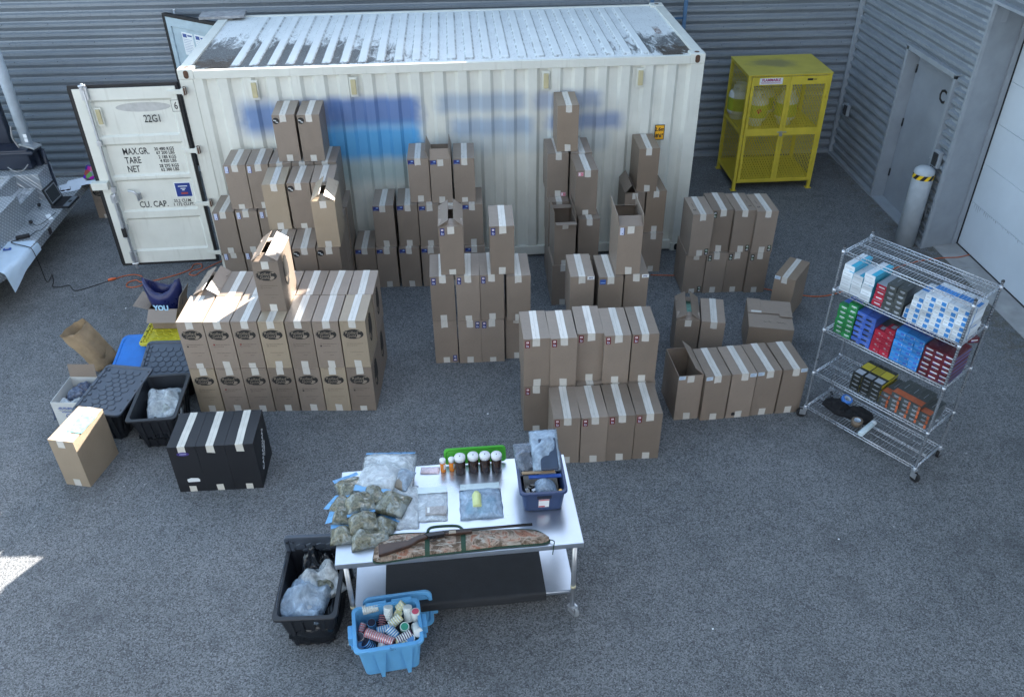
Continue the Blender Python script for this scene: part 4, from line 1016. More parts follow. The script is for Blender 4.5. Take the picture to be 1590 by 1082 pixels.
kinds = dict(
 cyan=sheet('pack', .098, .285, .052, [PW, PCY, PSV], [('t', .0, .52, .12, .30, 0), ('t', .56, 1, .0, 1, 1), ('r', 0, 1, 0, 1, 1), ('f', .12, .8, .42, .50, 2), ('t', .1, .3, .4, .42, 2)]),
 red=sheet('pack', .09, .28, .05, [PRD, PW, PSV], [('t', 0, 1, 0, 1, 2), ('f', .25, .85, .42, .62, 1), ('r', 0, 1, 0, 1, 1)]),
 grey=sheet('pack', .088, .28, .05, [PGY, PSV, PBK], [('f', .3, .8, .4, .62, 1), ('f', .36, .7, .25, .33, 1), ('t', .45, .5, .3, .6, 1), ('r', 0, 1, 0, 1, 2)]),
 blue2=sheet('pack', .085, .27, .05, [PW, PLB, PBL], [('f', .1, .5, .1, .9, 1), ('f', .6, .9, .3, .7, 2), ('r', 0, 1, 0, 1, 1)]),
 wblue=sheet('pack', .094, .285, .05, [PW, PLB, PSV], [('f', .52, .92, .12, .80, 1), ('f', .12, .4, .45, .55, 2), ('t', .0, 1, .42, .74, 1), ('t', .3, .34, .05, .35, 2), ('r', .3, .36, 0, 1, 1)]),
 green=sheet('pack', .088, .28, .05, [PGN, PW, PBK, PBL], [('f', .3, .85, .52, .68, 1), ('f', .3, .7, .36, .42, 1), ('t', .05, .95, .2, .9, 3)]),
 blue=sheet('pack', .09, .28, .052, [PBL, PSV, PBK], [('f', .0, .62, .0, .32, 2), ('f', .3, .8, .6, .66, 1), ('t', .2, .6, .4, .9, 1)]),
 redb=sheet('pack', .088, .28, .055, [PRD, PSV, PGY], [('f', .42, .62, .38, .56, 1), ('f', .8, .88, .2, .3, 1), ('t', 0, 1, .35, 1, 2), ('t', .3, .7, .1, .3, 1)]),
 sky=sheet('pack', .086, .28, .052, [PLB, PBL, PSV], [('f', .5, .82, .30, .7, 1), ('f', .86, .94, .4, .7, 2), ('f', .06, .4, .5, .56, 2), ('t', 0, 1, .3, 1, 1)]),
 maroon=sheet('pack', .088, .28, .048, [PMR, PW, PBL], [('f', .18, .86, .45, .68, 1), ('f', .18, .5, .25, .33, 2), ('r', 0, 1, .3, .5, 2)]),
 yellow=sheet('pack', .095, .285, .046, [PBK, PYE, PSV], [('f', .2, .8, .4, .52, 2), ('t', .05, .98, .42, .82, 1), ('t', .1, .9, .05, .3, 2), ('r', 0, 1, .1, .9, 1)]),
 orange=sheet('pack', .092, .285, .047, [PGY, POR, PSV], [('f', .3, .75, .45, .62, 2), ('f', .3, .6, .25, .33, 2), ('f', .78, 1, 0, .8, 1), ('t', 0, 1, .02, .30, 1), ('t', .45, .5, .45, .75, 2)]))
DIM = dict(cyan=(.098, .052), red=(.09, .05), grey=(.088, .05), blue2=(.085, .05), wblue=(.094, .05), green=(.088, .05), blue=(.09, .052), redb=(.088, .055), sky=(.086, .052), maroon=(.088, .048), yellow=(.095, .046), orange=(.092, .047))
WORD = dict(cyan='white carton with cyan top stripe', red='red carton', grey='dark grey carton', blue2='blue and white carton', wblue='white carton with blue square', green='green carton', blue='royal blue carton', redb='crimson carton', sky='sky blue carton', maroon='maroon carton', yellow='black carton with yellow panel', orange='grey carton with orange corner')
ORD = ['lowest', 'second up', 'third up', 'fourth up', 'fifth up', 'sixth up', 'seventh up', 'eighth up', 'ninth up']
CN = {1: ['only column'], 2: ['left column', 'right column'], 3: ['left column', 'middle column', 'right column'], 4: ['first column', 'second column', 'third column', 'fourth column'], 5: ['first column', 'second column', 'third column', 'fourth column', 'fifth column']}
rs = random.Random(11)
def packs(kind, x, z, rows, y=.01, gap=.002, where=''):
    w, h = DIM[kind]; nc = len(rows)
    for c, n in enumerate(rows):
        for r_ in range(n):
            o = bpy.data.objects.new('tobacco_carton', kinds[kind]); COL.objects.link(o)
            ox = x+c*(w+gap)+rs.uniform(-.002, .002); oy = y+rs.uniform(-.006, .006)+(.0 if r_ < n-1 else .003)
            o.matrix_world = SM @ Matrix.Translation((ox, oy, z+.0022+r_*(h+.0008))) @ Matrix.Rotation(R(rs.uniform(-1.2, 1.2)), 4, 'Z')
            top = 'topmost' if r_ == n-1 else ORD[r_]
            tag(o, f'{WORD[kind]}, {top} in {CN[nc][c]}, {where}', 'carton', f'{WORD[kind]}s on the wire shelf')
packs('cyan', .035, LV[3], [5, 4, 5], where='fourth tier'); packs('red', .355, LV[3], [4], where='fourth tier', y=.02); packs('grey', .452, LV[3], [5, 5], where='fourth tier', y=.012)
packs('blue2', .642, LV[3], [2], where='fourth tier', y=.03); packs('wblue', .735-.047, LV[3], [5, 6, 6, 6, 6][:5], where='fourth tier', gap=.0005)
packs('green', .075, LV[2], [6, 7], where='third tier', y=.01); packs('blue', .262, LV[2], [6, 6], where='third tier'); packs('redb', .452, LV[2], [4, 5], where='third tier')
packs('sky', .638, LV[2], [6, 6, 6], where='third tier', gap=.001); packs('maroon', .905, LV[2], [6, 6, 6][:2]+[6], where='third tier', gap=-.002)
packs('yellow', .36, LV[1], [4, 4, 4], where='second tier', y=.03); packs('orange', .662, LV[1], [3, 4, 4, 4, 3], where='second tier', gap=.001, y=.02)
def loose(kind, x, y, z, rz, la, tilt=0):
    o = bpy.data.objects.new('tobacco_carton', kinds[kind]); COL.objects.link(o)
    o.matrix_world = SM @ Matrix.Translation((x, y, z)) @ Matrix.Rotation(R(rz), 4, 'Z') @ Matrix.Rotation(R(tilt), 4, 'Y'); tag(o, la, 'carton')
loose('maroon', 1.13, .30, LV[2]+.296, 60, 'maroon carton lying crosswise behind the maroon stack')
loose('blue2', .86, .20, LV[2]+.32, -25, 'blue and white carton lying askew on the maroon stack', 4)
loose('red', .40, .31, LV[3]+.006, 5, 'red carton lying flat behind the dark grey stack on the fourth tier')
loose('blue', .30, .29, LV[2]+.003, 3, 'royal blue carton lying flat behind the royal blue stack')
loose('orange', .54, .30, LV[3]+.003, 3, 'grey carton with orange corner behind the dark grey stack')
# things on the bottom tier
P3 = lambda x, y, z: SM @ Vector((x, y, z))
CLOTH = mat('black_cloth', (.008, .008, .01), .9, bump=.5, bs=40)
def blob(name, outline, z0, h, mt, parent=None, seed=1, n=16, amp=.35):
    """soft heap over an outline polygon"""
    cx = sum(p[0] for p in outline)/len(outline); cy = sum(p[1] for p in outline)/len(outline)
    bm = bmesh.new(); m = 40; pts = []
    oc = curve([(*p, 0) for p in outline+outline[:1]], 6)[:-1]
    rings_ = []
    for k in range(n+1):
        f = k/n; rr = []
        for j, p in enumerate(oc):
            x = cx+(p.x-cx)*(1-f*.98); y = cy+(p.y-cy)*(1-f*.98)
            e = math.sqrt(max(0, 1-(1-f)**2.6))
            zz = z0+h*e*(1+amp*fn(x, y, seed, 18, seed)+.5*amp*fn(x, y, seed, 45, seed+2))
            rr.append(bm.verts.new((x+.006*fn(x, y, f, 40, seed), y+.006*fn(y, x, f, 40, seed), zz if k else z0)))
        rings_.append(rr)
    L_ = len(oc)
    for k in range(n):
        for j in range(L_): bm.faces.new([rings_[k][j], rings_[k][(j+1) % L_], rings_[k+1][(j+1) % L_], rings_[k+1][j]])
    bm.faces.new(rings_[-1]); bm.faces.new(rings_[0][::-1])
    return obj(name, bm, mt, parent, smooth=True)
o = blob('black_garment', [(6.62, -3.50), (6.70, -3.42), (6.83, -3.45), (6.87, -3.58), (6.99, -3.60), (7.06, -3.70), (7.0, -3.80), (6.90, -3.84), (6.80, -3.74), (6.70, -3.68), (6.66, -3.60)], .153, .05, CLOTH, amp=.7); tag(o, 'crumpled black garment on the bottom tier of the wire shelf', 'garment')
def taperoll(name, la, loc, r, wd, m1, m2, ax=(0, 0, 1)):
    t = thing(name, la, 'tape roll', loc); bm = bmesh.new(); lathe(bm, [(r*.62, 0), (r, 0), (r, wd), (r*.62, wd), (r*.62, 0)], ax=ax, n=28, caps=False); obj('tape_wrap', bm, m1, t)
    bm = bmesh.new(); lathe(bm, [(r*.58, .001), (r*.615, .001), (r*.615, wd+.001), (r*.58, wd+.001), (r*.58, .001)], ax=ax, n=28, caps=False); obj('core', bm, m2, t)
taperoll('tape_roll', 'blue and white tape roll lying on the black garment', (6.845, -3.53, .205), .055, .035, mat('tape_blue', (.05, .20, .62), .4), mat('pale_core', (.5, .6, .72), .5), (.25, -.2, 1))
taperoll('tape_roll', 'brown parcel tape roll standing flat beside the white bottle', (6.838, -3.83, .154), .052, .055, mat('tape_brown', (.16, .12, .085), .35), mat('pale_core', (.5, .6, .72), .5))
t = thing('white_bottle', 'white cylindrical bottle lying on the bottom tier of the wire shelf', 'bottle', (6.80, -4.0, .178), R(38))
bm = bmesh.new(); lathe(bm, [(.02, 0), (.028, .006), (.028, .20), (.022, .215)], ax=(1, 0, 0), n=20); obj('body', bm, mat('bottle_white', (.55, .66, .72), .35), t)
bm = bmesh.new(); lathe(bm, [(.027, .216), (.027, .26), (.022, .265)], ax=(1, 0, 0), n=20); obj('cap', bm, PW, t)

# ------------------------------------------------------------------ plastic film, bags
def m_film(name, col, rough=.12, alpha=.4, bs=26, st=.9):
    s = NT(name); n = s.noise(bs, 5, .65, dist=.6); n2 = s.noise(8, 4, .6, dist=1.2)
    al = s.math('ADD', alpha, s.math('MULTIPLY', s.rng(n2, .45, .68), .45), clamp=True)
    s.bump(s.math('ADD', n, s.math('MULTIPLY', n2, 1.5)), st, .02)
    return s.set(s.mix(s.rng(n, .35, .65), mul(col, .8), mul(col, 1.15)), rough, Alpha=al, Specular_IOR_Level=.8)
FILM = m_film('clear_plastic', (.74, .81, .86), alpha=.45); FILM2 = m_film('bluish_plastic', (.42, .55, .70), alpha=.5); FILMD = m_film('dim_plastic', (.25, .30, .38), alpha=.35)
ZIP = mat('zip_blue', (.13, .33, .58), .3, var=.35, scale=30)
def m_herb():
    s = NT('dried_herb_in_film'); n = s.noise(55, 5, .7); n2 = s.noise(14, 4, .6, dist=.8)
    c = s.mix(s.rng(n, .35, .65), (.05, .055, .035), (.24, .235, .16))
    c = s.mix(s.math('MULTIPLY', s.rng(n2, .47, .62), .62), c, (.40, .46, .47))
    s.bump(s.math('ADD', n, s.math('MULTIPLY', n2, 2)), .9, .015)
    return s.set(c, .5, Coat_Weight=1.0, Coat_Roughness=.10)
HERB = m_herb()
def pillow(w, d, h, seed, n=20, p=2.6, crump=.12, flat=.25):
    bm = bmesh.new(); T, B = [], []
    for i in range(n+1):
        ra, rb = [], []
        for j in range(n+1):
            u, v = 2*i/n-1, 2*j/n-1; e = max(0, (1-abs(u)**p))*max(0, (1-abs(v)**p)); e = e**.5
            x, y = u*w/2*(1+.04*fn(v, seed, 0, 2)), v*d/2*(1+.04*fn(u, seed, 3, 2))
            z = h*e*(1+crump*3*fn(x, y, seed, 9, seed)+crump*fn(x, y, seed, 26, seed))+.008*fn(x, y, 1, 12, seed)
            ra.append(bm.verts.new((x, y, max(z, .001+.004*e)))); rb.append(bm.verts.new((x, y, 0)) if 0 < i < n and 0 < j < n else ra[-1])
        T.append(ra); B.append(rb)
    for i in range(n):
        for j in range(n):
            bm.faces.new([T[i][j], T[i+1][j], T[i+1][j+1], T[i][j+1]])
            vs = [B[i][j], B[i][j+1], B[i+1][j+1], B[i+1][j]]
            if not all(a is b for a, b in zip(vs, (T[i][j], T[i][j+1], T[i+1][j+1], T[i+1][j]))):
                try: bm.faces.new(vs)
                except ValueError: pass
    return bm
def bag(name, la, cat, loc, rz, w, d, h, mt, seed=0, zipc=None, tilt=(0, 0), content=None, group=None, tail=.0, crump=.12):
    t = thing(name, la, cat, loc, rz, group, rot=(R(tilt[0]), R(tilt[1]), rz))
    obj('bag_body', mesh('bag_body', pillow(w, d, h, seed, crump=crump), mt, smooth=True), None, t)
    if zipc:
        bm = bmesh.new(); V = []
        for i in range(15):
            x = -w*.47+w*.94*i/14; V.append([bm.verts.new((x, d*.44+k*(.045+tail), h*.28*(1-.9*k)+.010+.006*fn(x, k, seed, 14, seed))) for k in (0, 1)])
        for i in range(14): bm.faces.new([V[i][0], V[i+1][0], V[i+1][1], V[i][1]])
        o = obj('zip_strip', bm, zipc, t, smooth=True)
    if content:
        (cw, cd, chh, cm, sd) = content
        obj('contents', mesh('contents', pillow(cw, cd, chh, sd+9, n=14, crump=.25), cm, smooth=True), None, t, loc=(0, -.02, .004))
    return t

# ------------------------------------------------------------------ stainless table
def m_steel():
    s = NT('brushed_stainless'); n = s.noise(60, 4, .6, s.mp((.05, 2.5, 1))); n2 = s.noise(2.2, 4, .6)
    return s.set(s.mix(s.rng(n2, .3, .7), (.47, .51, .57), (.58, .62, .68)), s.rng(s.math('ADD', n, n2), .7, 1.3, .27, .33), .9)
STEEL = m_steel()
TO = Vector((2.134, -5.812, 0)); TY = R(2.2); TM = Matrix.Translation(TO) @ Matrix.Rotation(TY, 4, 'Z'); TW, TD = 1.762, .935
tb = thing('steel_table', 'stainless steel work table on casters with a black mat on its lower shelf', 'table', TO, TY)
bm = bmesh.new(); box(bm, 0, TW, 0, TD, .862, .88); box(bm, 0, TW, 0, .012, .835, .862); box(bm, 0, TW, TD-.012, TD, .835, .862); box(bm, 0, .012, .012, TD-.012, .835, .862); box(bm, TW-.012, TW, .012, TD-.012, .835, .862)
obj('tabletop', bm, STEEL, tb, bevel=.003)
bm = bmesh.new(); box(bm, .06, TW-.03, .10, TD-.1, .232, .25); box(bm, .06, TW-.03, .10, .112, .21, .232); obj('lower_shelf', bm, STEEL, tb, bevel=.003)
bm = bmesh.new()
n = 22
pr = [(.80, .2545), (.35, .254), (.112, .2545), (.094, .250), (.088, .240), (.086, .20), (.084, .175)]
A = [[bm.verts.new((x, y+.004*fn(x, y, 0, 8), z+(.002*fn(x, y, 4, 9) if z > .24 else 0))) for y, z in pr] for x in [.29+1.22*i/n for i in range(n+1)]]
for i in range(n):
    for j in range(len(pr)-1): bm.faces.new([A[i][j], A[i+1][j], A[i+1][j+1], A[i][j+1]])
obj('rubber_mat', bm, mat('black_mat', (.018, .020, .024), .75, var=.3, scale=12, bump=.3), tb, smooth=True)
for x in (.06, TW-.05):
    for y in (.07, TD-.07):
        bm = bmesh.new(); lathe(bm, [(.019, .10), (.019, .862)], (x, y, 0), n=16); lathe(bm, [(.024, .79), (.026, .86)], (x, y, 0), n=16); lg = obj('leg', bm, GALV, tb)
        bm = bmesh.new(); lathe(bm, [(.021, .32), (.021, .345)], (x, y, 0), n=16); obj('tape_band', bm, mat('masking_tape', (.55, .52, .36), .6), lg)
        Mc = Matrix.Translation((x, y, 0)) @ Matrix.Rotation(.5+x, 4, 'Z')
        bm = bmesh.new(); box(bm, -.03, .03, -.03, .03, .097, .102, M=Mc)
        for s_ in (-1, 1): box(bm, -.04, .02, s_*.024-.002, s_*.024+.002, .045, .098, M=Mc)
        lathe(bm, [(.018, -.03), (.018, .03)], (0, 0, 0), (0, 1, 0), 12); cs = obj('caster', bm, GALV, tb)
        bm.free() if False else None
        bm = bmesh.new(); lathe(bm, [(.05, -.014), (.056, -.010), (.056, .010), (.05, .014)], (0, 0, 0), (0, 1, 0), 22); bmesh.ops.transform(bm, matrix=Mc @ Matrix.Translation((-.015, 0, .056)), verts=bm.verts); obj('wheel', bm, mat('wheel_grey', (.25, .27, .29), .5), cs)
ZT = .881
# jars, pill bottles
AMB = mat('amber_glass', (.035, .016, .008), .12); LIDW = mat('lid_white', (.74, .76, .78), .4)
g = 'amber jars with white lids'
for k, (x, y) in enumerate(((3.029, -4.945), (3.131, -4.938), (3.223, -4.938), (3.313, -4.945))):
    t = thing('amber_jar', ['leftmost amber jar with white lid beside the orange pill bottles', 'second amber jar with white lid from the pill bottles', 'third amber jar with white lid from the pill bottles', 'rightmost amber jar with white lid in the row'][k], 'jar', (x, y, ZT), random.uniform(0, 3), g)
    bm = bmesh.new(); lathe(bm, [(.036, 0), (.041, .008), (.041, .115), (.037, .13), (.036, .135)], n=24); obj('glass_body', bm, AMB, t)
    bm = bmesh.new(); lathe(bm, [(.043, .132), (.043, .158), (.040, .164), (.001, .165)], n=28); l_ = obj('lid', bm, LIDW, t)
    bm = bmesh.new(); prism(bm, [(.007*math.cos(a)+random.uniform(-.002, .002), .004*math.sin(a)) for a in [i*math.pi/4 for i in range(8)]], .1655, .1662); obj('scrap_mark', bm, INK, l_)
ORG = mat('pill_orange', (.70, .22, .02), .25)
for k, (x, y) in enumerate(((2.893, -4.925), (2.962, -4.92))):
    t = thing('pill_bottle', ['left orange pill bottle with white cap', 'right orange pill bottle with white cap, touching the first amber jar'][k], 'pill bottle', (x, y, ZT), .3*k, 'orange pill bottles')
    bm = bmesh.new(); lathe(bm, [(.021, 0), (.022, .004), (.022, .088), (.019, .094)], n=20); obj('bottle_body', bm, ORG, t)
    bm = bmesh.new(); lathe(bm, [(.025, .094), (.025, .118), (.023, .122), (.001, .123)], n=24); obj('cap', bm, LIDW, t)
    bm = bmesh.new(); 
    for i in range(5):
        a, b_ = -1.3+i*.22, -1.3+(i+1)*.22
        quad(bm, [(.0226*math.cos(q_), .0226*math.sin(q_), z_) for q_, z_ in ((a, .03), (b_, .03), (b_, .08), (a, .08))])
    obj('label_sticker', bm, WHITE, t)
# rounded rectangle helper
def rrect(w, d, r, n=6):
    out = []
    for cx, cy, a0 in ((w/2-r, d/2-r, 0), (-w/2+r, d/2-r, 90), (-w/2+r, -d/2+r, 180), (w/2-r, -d/2+r, 270)):
        for i in range(n+1):
            a = R(a0+90*i/n); out.append((cx+r*math.cos(a), cy+r*math.sin(a)))
    return out
def loft(bm, loops, mi=0, closed=True, smooth=False):
    V = [[bm.verts.new(p) for p in lp] for lp in loops]
    for k in range(len(V)-1):
        n = len(V[k])
        for i in range(n): f = bm.faces.new([V[k][i], V[k][(i+1) % n], V[k+1][(i+1) % n], V[k+1][i]]); f.material_index = mi; f.smooth = smooth
    return V
def tub(w, d, h, taper, rim, wall=.004, r=.04, hexr=False):
    """open tub, rim at the top; w, d = outer rim size"""
    L_ = []
    def lp(ww, dd, rr, z): return [(x, y, z) for x, y in rrect(ww, dd, rr)]
    bw_, bd = w-2*rim-2*taper, d-2*rim-2*taper
    L_.append(lp(bw_-.02, bd-.02, r, 0)); L_.append(lp(bw_, bd, r, .01)); L_.append(lp(w-2*rim, d-2*rim, r, h-.03)); L_.append(lp(w-2*rim, d-2*rim, r, h-.022))
    L_.append(lp(w, d, r+.005, h-.022)); L_.append(lp(w, d, r+.005, h-.004)); L_.append(lp(w-.008, d-.008, r, h)); L_.append(lp(w-2*rim-2*wall, d-2*rim-2*wall, r, h)); L_.append(lp(bw_-2*wall, bd-2*wall, r, .01+wall))
    bm = bmesh.new(); V = loft(bm, L_); bm.faces.new(V[0][::-1]); bm.faces.new(V[-1]); return bm
def tub_ribs(bm, w, d, h, taper, rim, nx=4, ny=6, rw=.03, out=.010):
    bw_, bd = w-2*rim-2*taper, d-2*rim-2*taper
    for k in range(nx):
        x = -bw_/2+bw_*(k+.5)/nx
        for s_ in (-1, 1):
            y0, y1 = s_*bd/2, s_*(d/2-rim)
            vs = [(x-rw/2, y0, .01), (x+rw/2, y0, .01), (x+rw/2, y1, h-.03), (x-rw/2, y1, h-.03)]
            a = [bm.verts.new(p) for p in vs]; b = [bm.verts.new((p[0]*1.0, p[1]+s_*out, p[2])) for p in vs]
            for i in range(4): bm.faces.new([a[i], a[(i+1) % 4], b[(i+1) % 4], b[i]])
            bm.faces.new(b)
    for k in range(ny):
        y = -bd/2+bd*(k+.5)/ny
        for s_ in (-1, 1):
            x0, x1 = s_*bw_/2, s_*(w/2-rim)
            vs = [(x0, y-rw/2, .01), (x0, y+rw/2, .01), (x1, y+rw/2, h-.03), (x1, y-rw/2, h-.03)]
            a = [bm.verts.new(p) for p in vs]; b = [bm.verts.new((p[0]+s_*out, p[1], p[2])) for p in vs]
            for i in range(4): bm.faces.new([a[i], a[(i+1) % 4], b[(i+1) % 4], b[i]])
            bm.faces.new(b)
def hexlid(w, d, t=.028, px=.076, diamond=False):
    """bin lid with raised hexagon field"""
    bm = bmesh.new()
    def lp(ww, dd, rr, z): return [(x, y, z) for x, y in rrect(ww, dd, rr)]
    V = loft(bm, [lp(w-.01, d-.01, .05, 0), lp(w, d, .05, .004), lp(w, d, .05, t-.004), lp(w-.012, d-.012, .05, t), lp(w-.06, d-.06, .03, t), lp(w-.075, d-.075, .03, t-.012)]); bm.faces.new(V[0][::-1]); bm.faces.new(V[-1])
    r = px/math.sqrt(3); ny = int((d-.14)/(1.5*r)); nx = int((w-.12)/px)
    for j in range(ny):
        for i in range(nx-(j % 2)):
            cx = (i-(nx-1)/2+(.5 if j % 2 else 0))*px; cy = (j-(ny-1)/2)*1.5*r
            n_ = 4 if diamond else 6; rr = r*.93 if not diamond else r*1.02
            lo = [(cx+rr*math.cos(R(90+k*360/n_)), cy+rr*(.8 if diamond else 1)*math.sin(R(90+k*360/n_)), t-.012) for k in range(n_)]
            hi = [(cx+(x-cx)*.9, cy+(y-cy)*.9, t-.004) for x, y, z in lo]
            V = loft(bm, [lo, hi]); bm.faces.new(V[-1])
    for s_ in (-1, 1):
        for k in range(5): y = -d/2+d*(k+.5)/5; box(bm, s_*(w/2-.022)-.007, s_*(w/2-.022)+.007, y-.012, y+.012, t-.001, t+.0015, 1)
    for k in range(7): y = -d/2+.08+(d-.16)*k/6; box(bm, -w/2+.042, -w/2+.066, y-.016, y+.016, t-.012, t-.001)
    return bm
BINB = mat('black_bin_plastic', (.013, .015, .020), .42, var=.15); LIDB = mat('slate_lid_plastic', (.062, .078, .105), .42, var=.12); BINN = mat('navy_tub_plastic', (.022, .042, .115), .38)
BINS = mat('sky_blue_tote_plastic', (.12, .37, .66), .42, var=.08); LIDBL = mat('bright_blue_lid', (.01, .16, .55), .4); LIDY = mat('yellow_lid_plastic', (.52, .46, .03), .45)
def binthing(name, la, cat, c, rz, w, d, h, taper, m, ribs=(4, 6), rim=.03):
    t = thing(name, la, cat, (c[0], c[1], 0 if len(c) < 3 else c[2]), rz)
    bm = tub(w, d, h, taper, rim); 
    if ribs: tub_ribs(bm, w, d, h, taper, rim, *ribs)
    obj('tub', bm, m, t); return t
# navy tub on the table
t = binthing('plastic_tub', 'navy plastic tub on the table packed with bagged items', 'tub', (3.632, -5.212, ZT), R(.8), .355, .47, .212, .018, BINN, ribs=None, rim=.016)
bm = bmesh.new(); box(bm, -.05, .055, -.232, -.218, .155, .185); obj('handle_recess_shade', bm, mat('navy_shadow', (.008, .012, .03), .5), t)  # dark block painted as the shade inside the handle slot
bm = bmesh.new(); quad(bm, [(-.038, -.2065, .045), (.04, -.2065, .045), (.042, -.217, .135), (-.036, -.217, .135)]); s_ = obj('label_sticker', bm, WHITE, t)
bm = bmesh.new(); quad(bm, [(-.037, -.2075, .048), (.01, -.2075, .048), (.01, -.2095, .062), (-.037, -.2095, .062)]); quad(bm, [(-.035, -.2165, .122), (.041, -.2165, .122), (.041, -.2178, .132), (-.035, -.2178, .132)]); obj('label_print', bm, mat('sticker_red', (.5, .03, .06), .5), s_)
def wallet(la, M, w, d, h, m):
    t = thing('bagged_case', la, 'case'); t.matrix_world = M
    bm = bmesh.new(); box(bm, -w/2, w/2, -d/2, d/2, 0, h); obj('case_body', bm, m, t, bevel=.01); return t
DB = mat('blue_black_vinyl', (.030, .048, .085), .35, var=.2, scale=14, bump=.5, bs=25)
Mx = Matrix.Translation((3.70, -5.10, 1.15)) @ Matrix.Rotation(R(2), 4, 'Z') @ Matrix.Rotation(R(28), 4, 'X')
t = wallet('blue-black bagged case with a pale round emblem leaning in the navy tub', Mx, .135, .25, .03, DB)
bm = bmesh.new(); lathe(bm, [(.019, .0305), (.023, .0305)], (.0, .07, 0), n=24, caps=False); lathe(bm, [(.014, .0307), (.016, .0307)], (.0, .07, 0), n=20, caps=False); lathe(bm, [(.006, .0309), (.0005, .0309)], (.0, .07, 0), n=6, caps=False); obj('emblem', bm, mat('emblem_tan', (.32, .30, .22), .5), t)
bm = pillow(.22, .34, .05, 4); f_ = obj('clear_bag', bm, FILM2, t, smooth=True, loc=(-.02, .04, -.012))
Mx = Matrix.Translation((3.545, -5.13, 1.10)) @ Matrix.Rotation(R(6), 4, 'Z') @ Matrix.Rotation(R(32), 4, 'X')
t = wallet('dark case in crumpled film at the left rear of the navy tub', Mx, .10, .17, .03, mat('black_vinyl', (.015, .016, .02), .3, bump=.5, bs=30)); obj('clear_bag', pillow(.17, .26, .05, 7), FILMD, t, smooth=True, loc=(-.01, .04, -.01))
bag('crumpled_bag', 'crumpled striped grey bag at the front of the navy tub', 'bag', (3.66, -5.33, 1.0), .1, .17, .15, .09, mat('grey_striped_film', (.20, .26, .34), .3, var=.5, scale=60, bump=.9, bs=30), 5)
t = thing('wooden_ruler', 'tan wooden strip lying across the navy tub', 'strip', (3.60, -5.215, 1.083), R(1)); bm = bmesh.new(); box(bm, -.11, .14, -.012, .012, 0, .008); obj('board', bm, mat('tan_wood', (.32, .22, .13), .6), t)
t = thing('blue_folder', 'dark blue folder edge across the middle of the navy tub', 'folder', (3.66, -5.24, 1.06), 0); bm = bmesh.new(); box(bm, -.12, .125, -.015, .015, 0, .012); obj('cover', bm, LBLU, t)
rr = random.Random(3)
for k in range(9):
    x, y = 3.50+rr.uniform(0, .09), -5.40+rr.uniform(0, .12)
    t = thing('small_box', 'one of the tiny dark and silver boxes jumbled in the navy tub', 'box', (x, y, 1.0+rr.uniform(0, .04)), rr.uniform(0, 3), 'tiny boxes jumbled in the navy tub', ); bm = bmesh.new(); box(bm, -.02, .02, -.012, .012, -.01, .012); obj('box_body', bm, PSV if k % 3 == 0 else PBK, t)
t = thing('brass_knob', 'small brass coloured cap at the front right of the navy tub', 'cap', (3.765, -5.37, 1.0)); bm = bmesh.new(); lathe(bm, [(.018, 0), (.02, .03), (.012, .045)], n=14); obj('cap_body', bm, mat('brass', (.40, .24, .07), .3, .7), t)
bm = bmesh.new(); box(bm, 3.505, 3.76, -5.375, -5.045, .90, .99); o = obj('packed_contents', bm, PBK, tb if False else None); tag(o, 'dark packed items filling the lower part of the navy tub', 'contents')
# green lid
t = thing('tray_cover', 'bright green plastic lid propped behind the amber jars', 'lid', (3.148, -4.858, .888), R(1), rot=(R(62), 0, R(1)))
bm = bmesh.new(); V = loft(bm, [[(x, y+.065, z) for x, y in rrect(.49-e, .13-e, .03)] for z, e in ((0, .01), (.004, 0), (.016, 0), (.02, .008), (.02, .03), (.012, .04))]); bm.faces.new(V[0][::-1]); bm.faces.new(V[-1]); obj('lid_body', bm, mat('lime_green_plastic', (.06, .40, .03), .4), t)
# bags on the table
g = 'clear bags heaped at the left of the table'
bag('clear_bag', 'large flat clear bag with bright blue zip hanging over the table rear', 'bag', (2.46, -4.98, ZT), R(-3), .42, .55, .09, FILM, 1, ZIP, group=g, content=(.32, .40, .05, mat('pale_paper', (.55, .62, .62), .5, var=.3, scale=30), 3))
bag('clear_bag', 'clear bag with pale blue zip folded over the herb bags', 'bag', (2.40, -5.05, ZT+.075), R(165), .30, .28, .06, FILM, 2, mat('zip_pale', (.20, .42, .68), .35), group=g, content=(.22, .18, .03, PW, 3))
bag('clear_bag', 'clear bag with a brown slab in the middle of the heap', 'bag', (2.585, -5.06, ZT+.05), R(-20), .14, .22, .05, FILM2, 3, None, group=g, content=(.09, .18, .035, mat('brown_slab', (.22, .19, .15), .5, var=.3, scale=30), 5))
bag('clear_bag', 'long clear bag lying flat at the right of the herb bags', 'bag', (2.62, -5.30, ZT), R(2), .18, .44, .045, FILM, 6, None, group=g, content=(.12, .32, .02, PSV, 8))
g = 'zip bags of dried herb'
hb = [(2.19, -5.10, .03, .19, .17, 25, 'rear left herb bag at the table edge with zip at its back'), (2.275, -5.30, .045, .21, .16, 15, 'herb bag in the middle of the heap above the loose film'), (2.315, -5.50, .05, .20, .14, 12, 'brownish herb bag near the front left corner of the table'), (2.515, -5.31, .045, .22, .19, -20, 'greenest herb bag at the right of the heap, angular block'), (2.14, -5.27, 0, .15, .13, 60, 'small herb bag hanging at the left table edge'), (2.165, -5.37, 0, .16, .14, 80, 'herb bag with blue corner low at the left table edge'), (2.17, -5.555, 0, .17, .13, 5, 'flat herb bag at the front left corner of the heap'), (2.37, -5.60, .0, .26, .14, 10, 'front herb bag nearest the camo case'), (2.41, -5.22, .02, .20, .17, 5, 'dark herb bag half hidden between two others'), (2.45, -5.50, .0, .17, .16, -30, 'herb bag with dark blue zip at the right front of the heap')]
